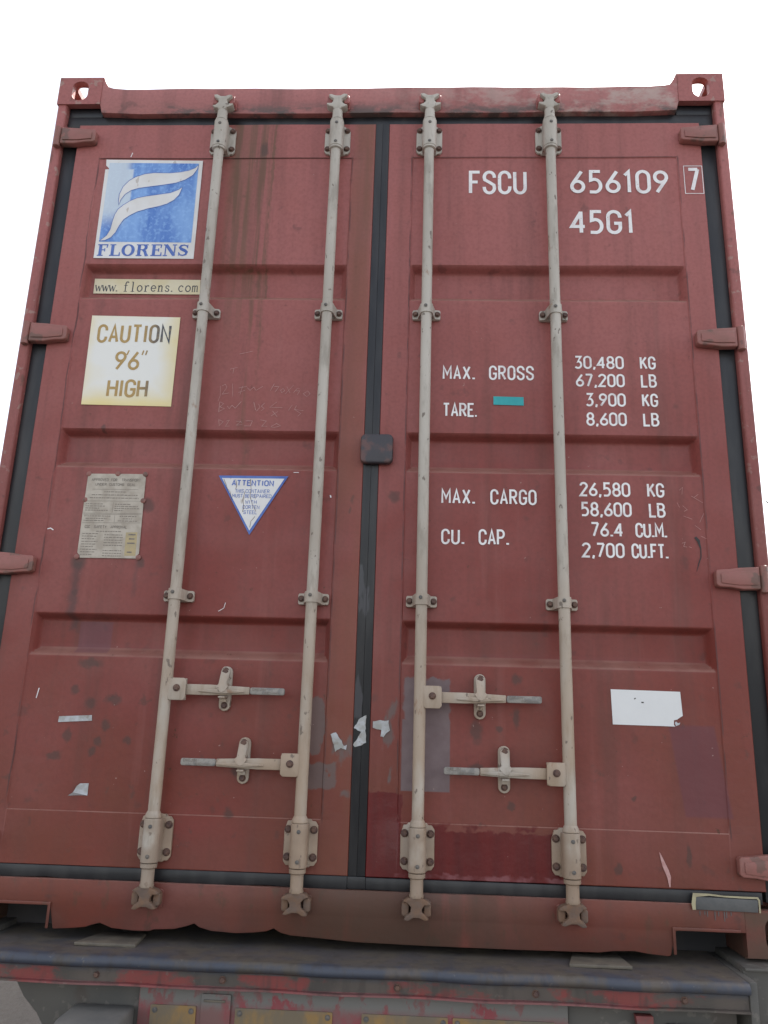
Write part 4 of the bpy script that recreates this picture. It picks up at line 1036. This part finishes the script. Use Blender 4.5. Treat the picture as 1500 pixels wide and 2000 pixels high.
for i, p in enumerate([[(.965, 1.318), (.975, 1.328), (.972, 1.305)], [(1.00, 1.30), (1.035, 1.278)], [(1.008, 1.295), (1.022, 1.306)], [(.955, 1.278), (.962, 1.262)], [(.972, 1.268), (.985, 1.255), (.975, 1.25)],
          [(.972, 1.235), (.998, 1.225)], [(1.02, 1.215), (1.035, 1.245)], [(1.005, 1.205), (1.022, 1.192)], [(1.02, 1.172), (1.048, 1.158)], [(.962, 1.148), (.972, 1.152), (.966, 1.138), (.976, 1.136)], [(.982, 1.138), (.990, 1.134)]]):
    mb.ribbon(p, .0011, -.0014-EPS*(i % 4) if p[0][0] > 1.036 else YP-EPS*(i % 4))
cb(mb, 'chalk_writing', MT['chalk'], door_r, flat=True)
# dark hooked scratch, white sliver, light nicks
mb = MB().ribbon([(1.003, 1.168), (1.012, 1.157), (1.0175, 1.130), (1.016, 1.105), (1.009, 1.088), (1.000, 1.060)], [.008, .009, .003, .003, .003, .001], YP)
cb(mb, 'scratch', MT['dark'], door_r, flat=True)
cb(MB().sheet([(.838, .262), (.842, .258), (.862, .215), (.867, .198), (.864, .172), (.861, .172), (.857, .196), (.845, .226)], -.0016), 'scratch', MT['chalk'], door_r, flat=True)
mb = MB().ribbon([(-.912, 2.568), (-.917, 2.55)], .003, -.0014).ribbon([(-.458, .905), (-.442, .915), (-.438, .932)], .0016, YP).ribbon([(-1.03, 1.155), (-1.02, 1.158), (-1.01, 1.152)], .003, YP).ribbon([(-.99, .63), (-.985, .66)], .003, YP)
mb.ribbon([(-.13, 1.283), (-.128, 1.275)], .004, YP).ribbon([(-.252, 1.357), (-.235, 1.357)], .002, YP)
cb(mb, 'scratch', MT['white'], door_l, flat=True)
# blank white label and torn scraps
o = cb(patch([(.725, .7025), (.926, .7005), (.929, .632), (.922, .628), (.912, .621), (.903, .619), (.902, .606), (.906, .6015), (.727, .6025)]), 'blank_label', MT['clean'], door_r)
o['label'] = 'blank white label with a torn lower right corner'
cb(MB().sheet([(.905, .612), (.909, .616), (.914, .611), (.921, .613), (.918, .607), (.908, .603)], YS-.0016), 'paper_scrap', MT['scrap'], door_r, flat=True)
cb(MB().ribbon([(.792, .676), (.796, .679)], .003, YB-.0003).ribbon([(.812, .667), (.819, .667)], .0035, YB-.0003), 'scratch', MT['dark'], door_r, flat=True)
cb(patch([(-.912, .579), (-.813, .585), (-.811, .569), (-.913, .562)]), 'paper_strip', MT['scrap'], door_l)
mb = MB(); P_ = [(-.798, .392, 0), (-.822, .391, -.004), (-.830, .384, -.006), (-.798, .358, 0), (-.838, .366, -.009), (-.856, .356, -.002), (-.826, .358, 0)]
mb.add([(a, YS-.0015+c, b) for a, b, c in P_], [(0, 1, 2, 3), (2, 4, 3), (4, 6, 3), (4, 5, 6)])
cb(mb, 'paper_scrap', MT['scrap'], door_l, flat=True)
for sc, d_ in (([(-.095, .552), (-.078, .557), (-.062, .534), (-.054, .519), (-.046, .522), (-.048, .510), (-.064, .514), (-.078, .502)], door_l),
               ([(.008, .607), (-.009, .600), (-.026, .571), (-.005, .559), (-.026, .523), (-.021, .517), (.011, .529), (.007, .564)], box_c),
               ([(.029, .590), (.050, .594), (.074, .594), (.079, .567), (.060, .548), (.053, .549), (.054, .566), (.029, .574)], door_r)):
    rg = []
    for i, p in enumerate(sc):
        q_ = sc[(i+1) % len(sc)]; n_s = max(2, int(math.dist(p, q_)/.006))
        for k in range(n_s): rg.append((p[0]+(q_[0]-p[0])*k/n_s+random.uniform(-.0014, .0014), p[1]+(q_[1]-p[1])*k/n_s+random.uniform(-.0014, .0014)))
    cb(MB().prism(rg, -.0040, -.0024), 'paper_scrap', MT['scrap'], d_)
# mastic patch with its cream outline over the lower gasket
cb(MB().prism([(.924, .154), (1.092, .151), (1.090, .119), (.924, .121)], -.0195, -.0146), 'mastic_patch', MT['patch'], box_c, bevel=.002)
cb(MB().ribbon([(.919, .121), (.918, .135), (.922, .158), (.96, .160), (1.00, .157), (1.05, .156), (1.090, .156), (1.094, .150), (1.094, .119)], [.009, .011, .010, .005, .004, .005, .005, .005, .004], -.0202), 'sealant_line', MT['tapeline'], box_c, flat=True)
mb = MB()
for x, l in ((.935, .012), (.948, .01), (.955, .014), (.975, .022), (.985, .012), (1.0, .024), (1.006, .016), (1.018, .010)): mb.ribbon([(x, .118), (x, .118-l)], [.003, .002], -.0152)
cb(mb, 'sealant_drips', MT['patch'], box_c, flat=True)

# ================================================================== SEMI-TRAILER
tr = empty('semi_trailer', (0, 0, -.05), 'worn grey skeletal semi-trailer under the container, with a faded blue and red rear beam', 'trailer')
def tb(mb, name, mat, **k): return cb(mb, name, MT[mat], tr, **k)
TX = 1.0
lipp = [(-.152, -.0185), (-.160, -.021), (-.166, -.027), (-.168, -.034), (-.166, -.041), (-.158, -.047), (-.146, -.050), (-.146, -.082), (-.158, -.0835), (-.158, -.088), (-.140, -.089), (-.139, -.0235), (.45, -.0235), (.45, -.0185)]
mb = MB()
# beam as several stations so that its edge is slightly battered
N = 60; n = len(lipp)
for i in range(N+1):
    x = -TX+2*TX*i/N; d = .0016*math.sin(x*13)+.001*math.sin(x*31+1)
    for (a, b) in lipp: mb.v.append((x, a+d*(a < -.1), b-(.0012*math.sin(x*17+2) if a < -.1 else 0)))
for i in range(N):
    for k in range(n): mb.f.append((i*n+k, i*n+(k+1) % n, (i+1)*n+(k+1) % n, (i+1)*n+k))
mb.f += [tuple(range(n)), tuple(range(N*n+n-1, N*n-1, -1))]
tb(mb, 'rear_beam', 'beam', smooth=50)
for x0, x1, y0 in ((-.745, -.600, -.075), (.580, .720, -.080)):
    mb = MB().prismz([(x0+.02, .05), (x1-.0, .05), (x1+.012, y0), (x0-.012, y0)], -.0183, -.0095)
    tb(mb, 'bearing_pad', 'pad', bevel=.002)
# end brackets and twist-lock housings
for sx in (-1, 1):
    tb(MB().box(sx*1.001, sx*1.022, -.150, .15, -.30 if sx > 0 else -.104, -.0180), 'end_bracket', 'chassis', bevel=.003)
    tb(MB().box(sx*1.023, sx*1.23, -.055, .20, -.105 if sx < 0 else -.32, -.004), 'twist_lock_housing', 'chassis', bevel=.004)
    tb(MB().box(sx*1.023, sx*1.23, -.075, -.056, -.012, -.004), 'housing_lip', 'chassis', bevel=.003)
    tb(MB().box(sx*.56, sx*.99, .20, .40, -.11, -.0240), 'outrigger', 'chassis', bevel=.003)
# gusset plates
tb(MB().prism([(-.893, -.090), (-.862, -.135), (-.822, -.172), (-.792, -.215), (-.765, -.30), (-.765, -.42), (-.551, -.42), (-.551, -.090)], -.108, -.098), 'gusset_plate', 'chassis', bevel=.002)
tb(MB().prism([(.556, -.090), (.556, -.42), (.70, -.42), (.74, -.20), (.98, -.14), (.98, -.090)], -.108, -.098), 'gusset_plate', 'chassis', bevel=.002)
tb(MB().prism([(.72, -.108), (.765, -.108), (.765, -.20), (.735, -.20)], -.135, -.109), 'hose_bracket', 'beam', bevel=.003)
tb(MB().box(.80, .96, -.125, -.109, -.16, -.128), 'light_bar', 'chassis', bevel=.004)
# marker board
tb(MB().box(-.550, .554, -.122, -.112, -.42, -.0905), 'marker_board', 'rtape', bevel=.002)
for x0, x1 in ((-.517, -.398), (-.296, -.045), (.030, .250), (.262, .520)):
    tb(MB().prism(stadium((x0+x1)/2, -.235, x1-x0, .200, 2, .003), -.1255, -.1223), 'reflector_panel', 'ytape')
tb(MB().box(-.385, -.308, -.130, -.1262, -.26, -.104), 'bracket_strap', 'rtape', bevel=.003)
tb(MB().box(-.378, -.322, -.134, -.1305, -.122, -.117), 'bracket_strap', 'pad', bevel=.001)
# lamp boxes
for sx in (-1, 1):
    x0, x1 = sx*.718, sx*.560
    pr = [(-.112, -.142), (-.235, -.142), (-.262, -.150), (-.270, -.165), (-.270, -.30), (-.112, -.30)]
    if sx < 0: tb(MB().prismx(pr, x0+.0, x1), 'lamp_housing', 'lamp', bevel=.010, seg=3)
    else: tb(MB().prismx([(a, b-.12) for a, b in pr], x0, x1), 'lamp_housing', 'lamp', bevel=.010, seg=3)
for x0, x1 in ((-.517, -.398), (-.296, -.045), (.030, .250), (.262, .520)):
    for xb in (x0+.012, x1-.012):
        o = bolt(tr, 0, 0, 0, .0055, 'rivet', .003, 10); place(o, (xb, -.1257, Z0-.147), tr)
for x in (-.95, -.66, -.33, .12, .47, .84):
    o = bolt(tr, 0, 0, 0, .0075, 'bolt', .007, 6); place(o, (x, -.1462, Z0-.066), tr)
# longitudinal rails, cross members, axles, wheels, landing legs
for sx in (-1, 1):
    tb(MB().box(sx*.38, sx*.52, .125, 11.9, -.045, -.025).box(sx*.44, sx*.46, .125, 11.9, -.40, -.0455).box(sx*.38, sx*.52, .125, 11.9, -.42, -.4005), 'main_rail', 'chassis')
    tb(MB().box(sx*.55, sx*.63, 9.0, 9.1, -1.16, -.2).box(sx*.48, sx*.70, 8.93, 9.17, -1.20, -1.1605), 'landing_leg', 'chassis')
for y in (2.2, 4.6, 7.0, 9.4, 11.6):
    tb(MB().box(-1.15, 1.15, y, y+.12, -.16, -.022) if y == 11.6 else MB().box(-.37, .37, y, y+.10, -.30, -.06), 'cross_member', 'chassis')
for sx in (-1, 1):
    tb(MB().box(sx*1.05, sx*1.22, 12.0, 12.18, -.14, -.004) .box(sx*1.0, sx*1.2, 11.72, 12.0, -.14, -.03), 'front_twist_lock', 'chassis')
whl = None
for y in (1.75, 3.06):
    tb(MB().lathe([(.06, -.80), (.06, .80)], (0, y, -.73), 'x', 16), 'axle', 'chassis')
    for sx in (-1, 1):
        for xo in (.86, 1.14):
            if whl is None:
                whl = empty('wheel', (0, 0, 0), None, None, tr)
                t_o = MB().lathe([(.30, -.10), (.38, -.125), (.46, -.13), (.505, -.11), (.51, -.08), (.51, .08), (.505, .11), (.46, .13), (.38, .125), (.30, .10)], (0, 0, 0), 'x', 40)
                t_o.build('tyre', MT['tyre'], whl, origin=(0, 0, 0)); MB().lathe([(.29, -.09), (.20, -.03), (.10, -.05), (.10, .05), (.20, .03), (.29, .09)], (0, 0, 0), 'x', 24).build('rim', MT['rim'], whl, origin=(0, 0, 0))
                WL[whl.name] = Vector((0, 0, 0)); base_w = whl; wv = whl
            else: wv = copy_tree(base_w, tr)
            wv.location = Vector((sx*xo, y, .51-.02)) - WL[tr.name]

# ================================================================== TREE far right behind the container
def tree(x, y, h, R_, label, seed):
    rnd = random.Random(seed)
    t = empty('broadleaf_tree', (x, y, 0), label, 'tree')
    mb = MB().lathe([(.22, -.1), (.16, h*.3), (.08, h*.7), (.02, h*.9)], (x, y, 0), seg=10)
    mb.build('trunk', MT['bark'], t, smooth=60)
    mb = MB()
    cl = [(rnd.gauss(0, .45), rnd.gauss(0, .45), rnd.gauss(0, .38)) for _ in range(38)]
    for cx, cy, cz in cl:
        for _ in range(130):
            px, py, pz = x+R_*cx+rnd.gauss(0, .30), y+R_*cy+rnd.gauss(0, .30), h*.68+R_*cz+rnd.gauss(0, .24)
            a = rnd.uniform(0, 6.28); s_ = rnd.uniform(.05, .11); d = (math.cos(a)*s_, math.sin(a)*s_, rnd.uniform(-1, 1)*s_)
            e_ = (-math.sin(a)*s_*.5, math.cos(a)*s_*.5, rnd.uniform(-.5, .5)*s_)
            mb.add([(px-d[0], py-d[1], pz-d[2]), (px+e_[0], py+e_[1], pz+e_[2]), (px+d[0], py+d[1], pz+d[2]), (px-e_[0], py-e_[1], pz-e_[2])], [(0, 1, 2, 3)])
    mb.build('crown', MT['leaf'], t, flat=True)
tree(16.1, 30.0, 12.6, 2.7, 'green broadleaf tree just showing beyond the right edge of the container', 5)
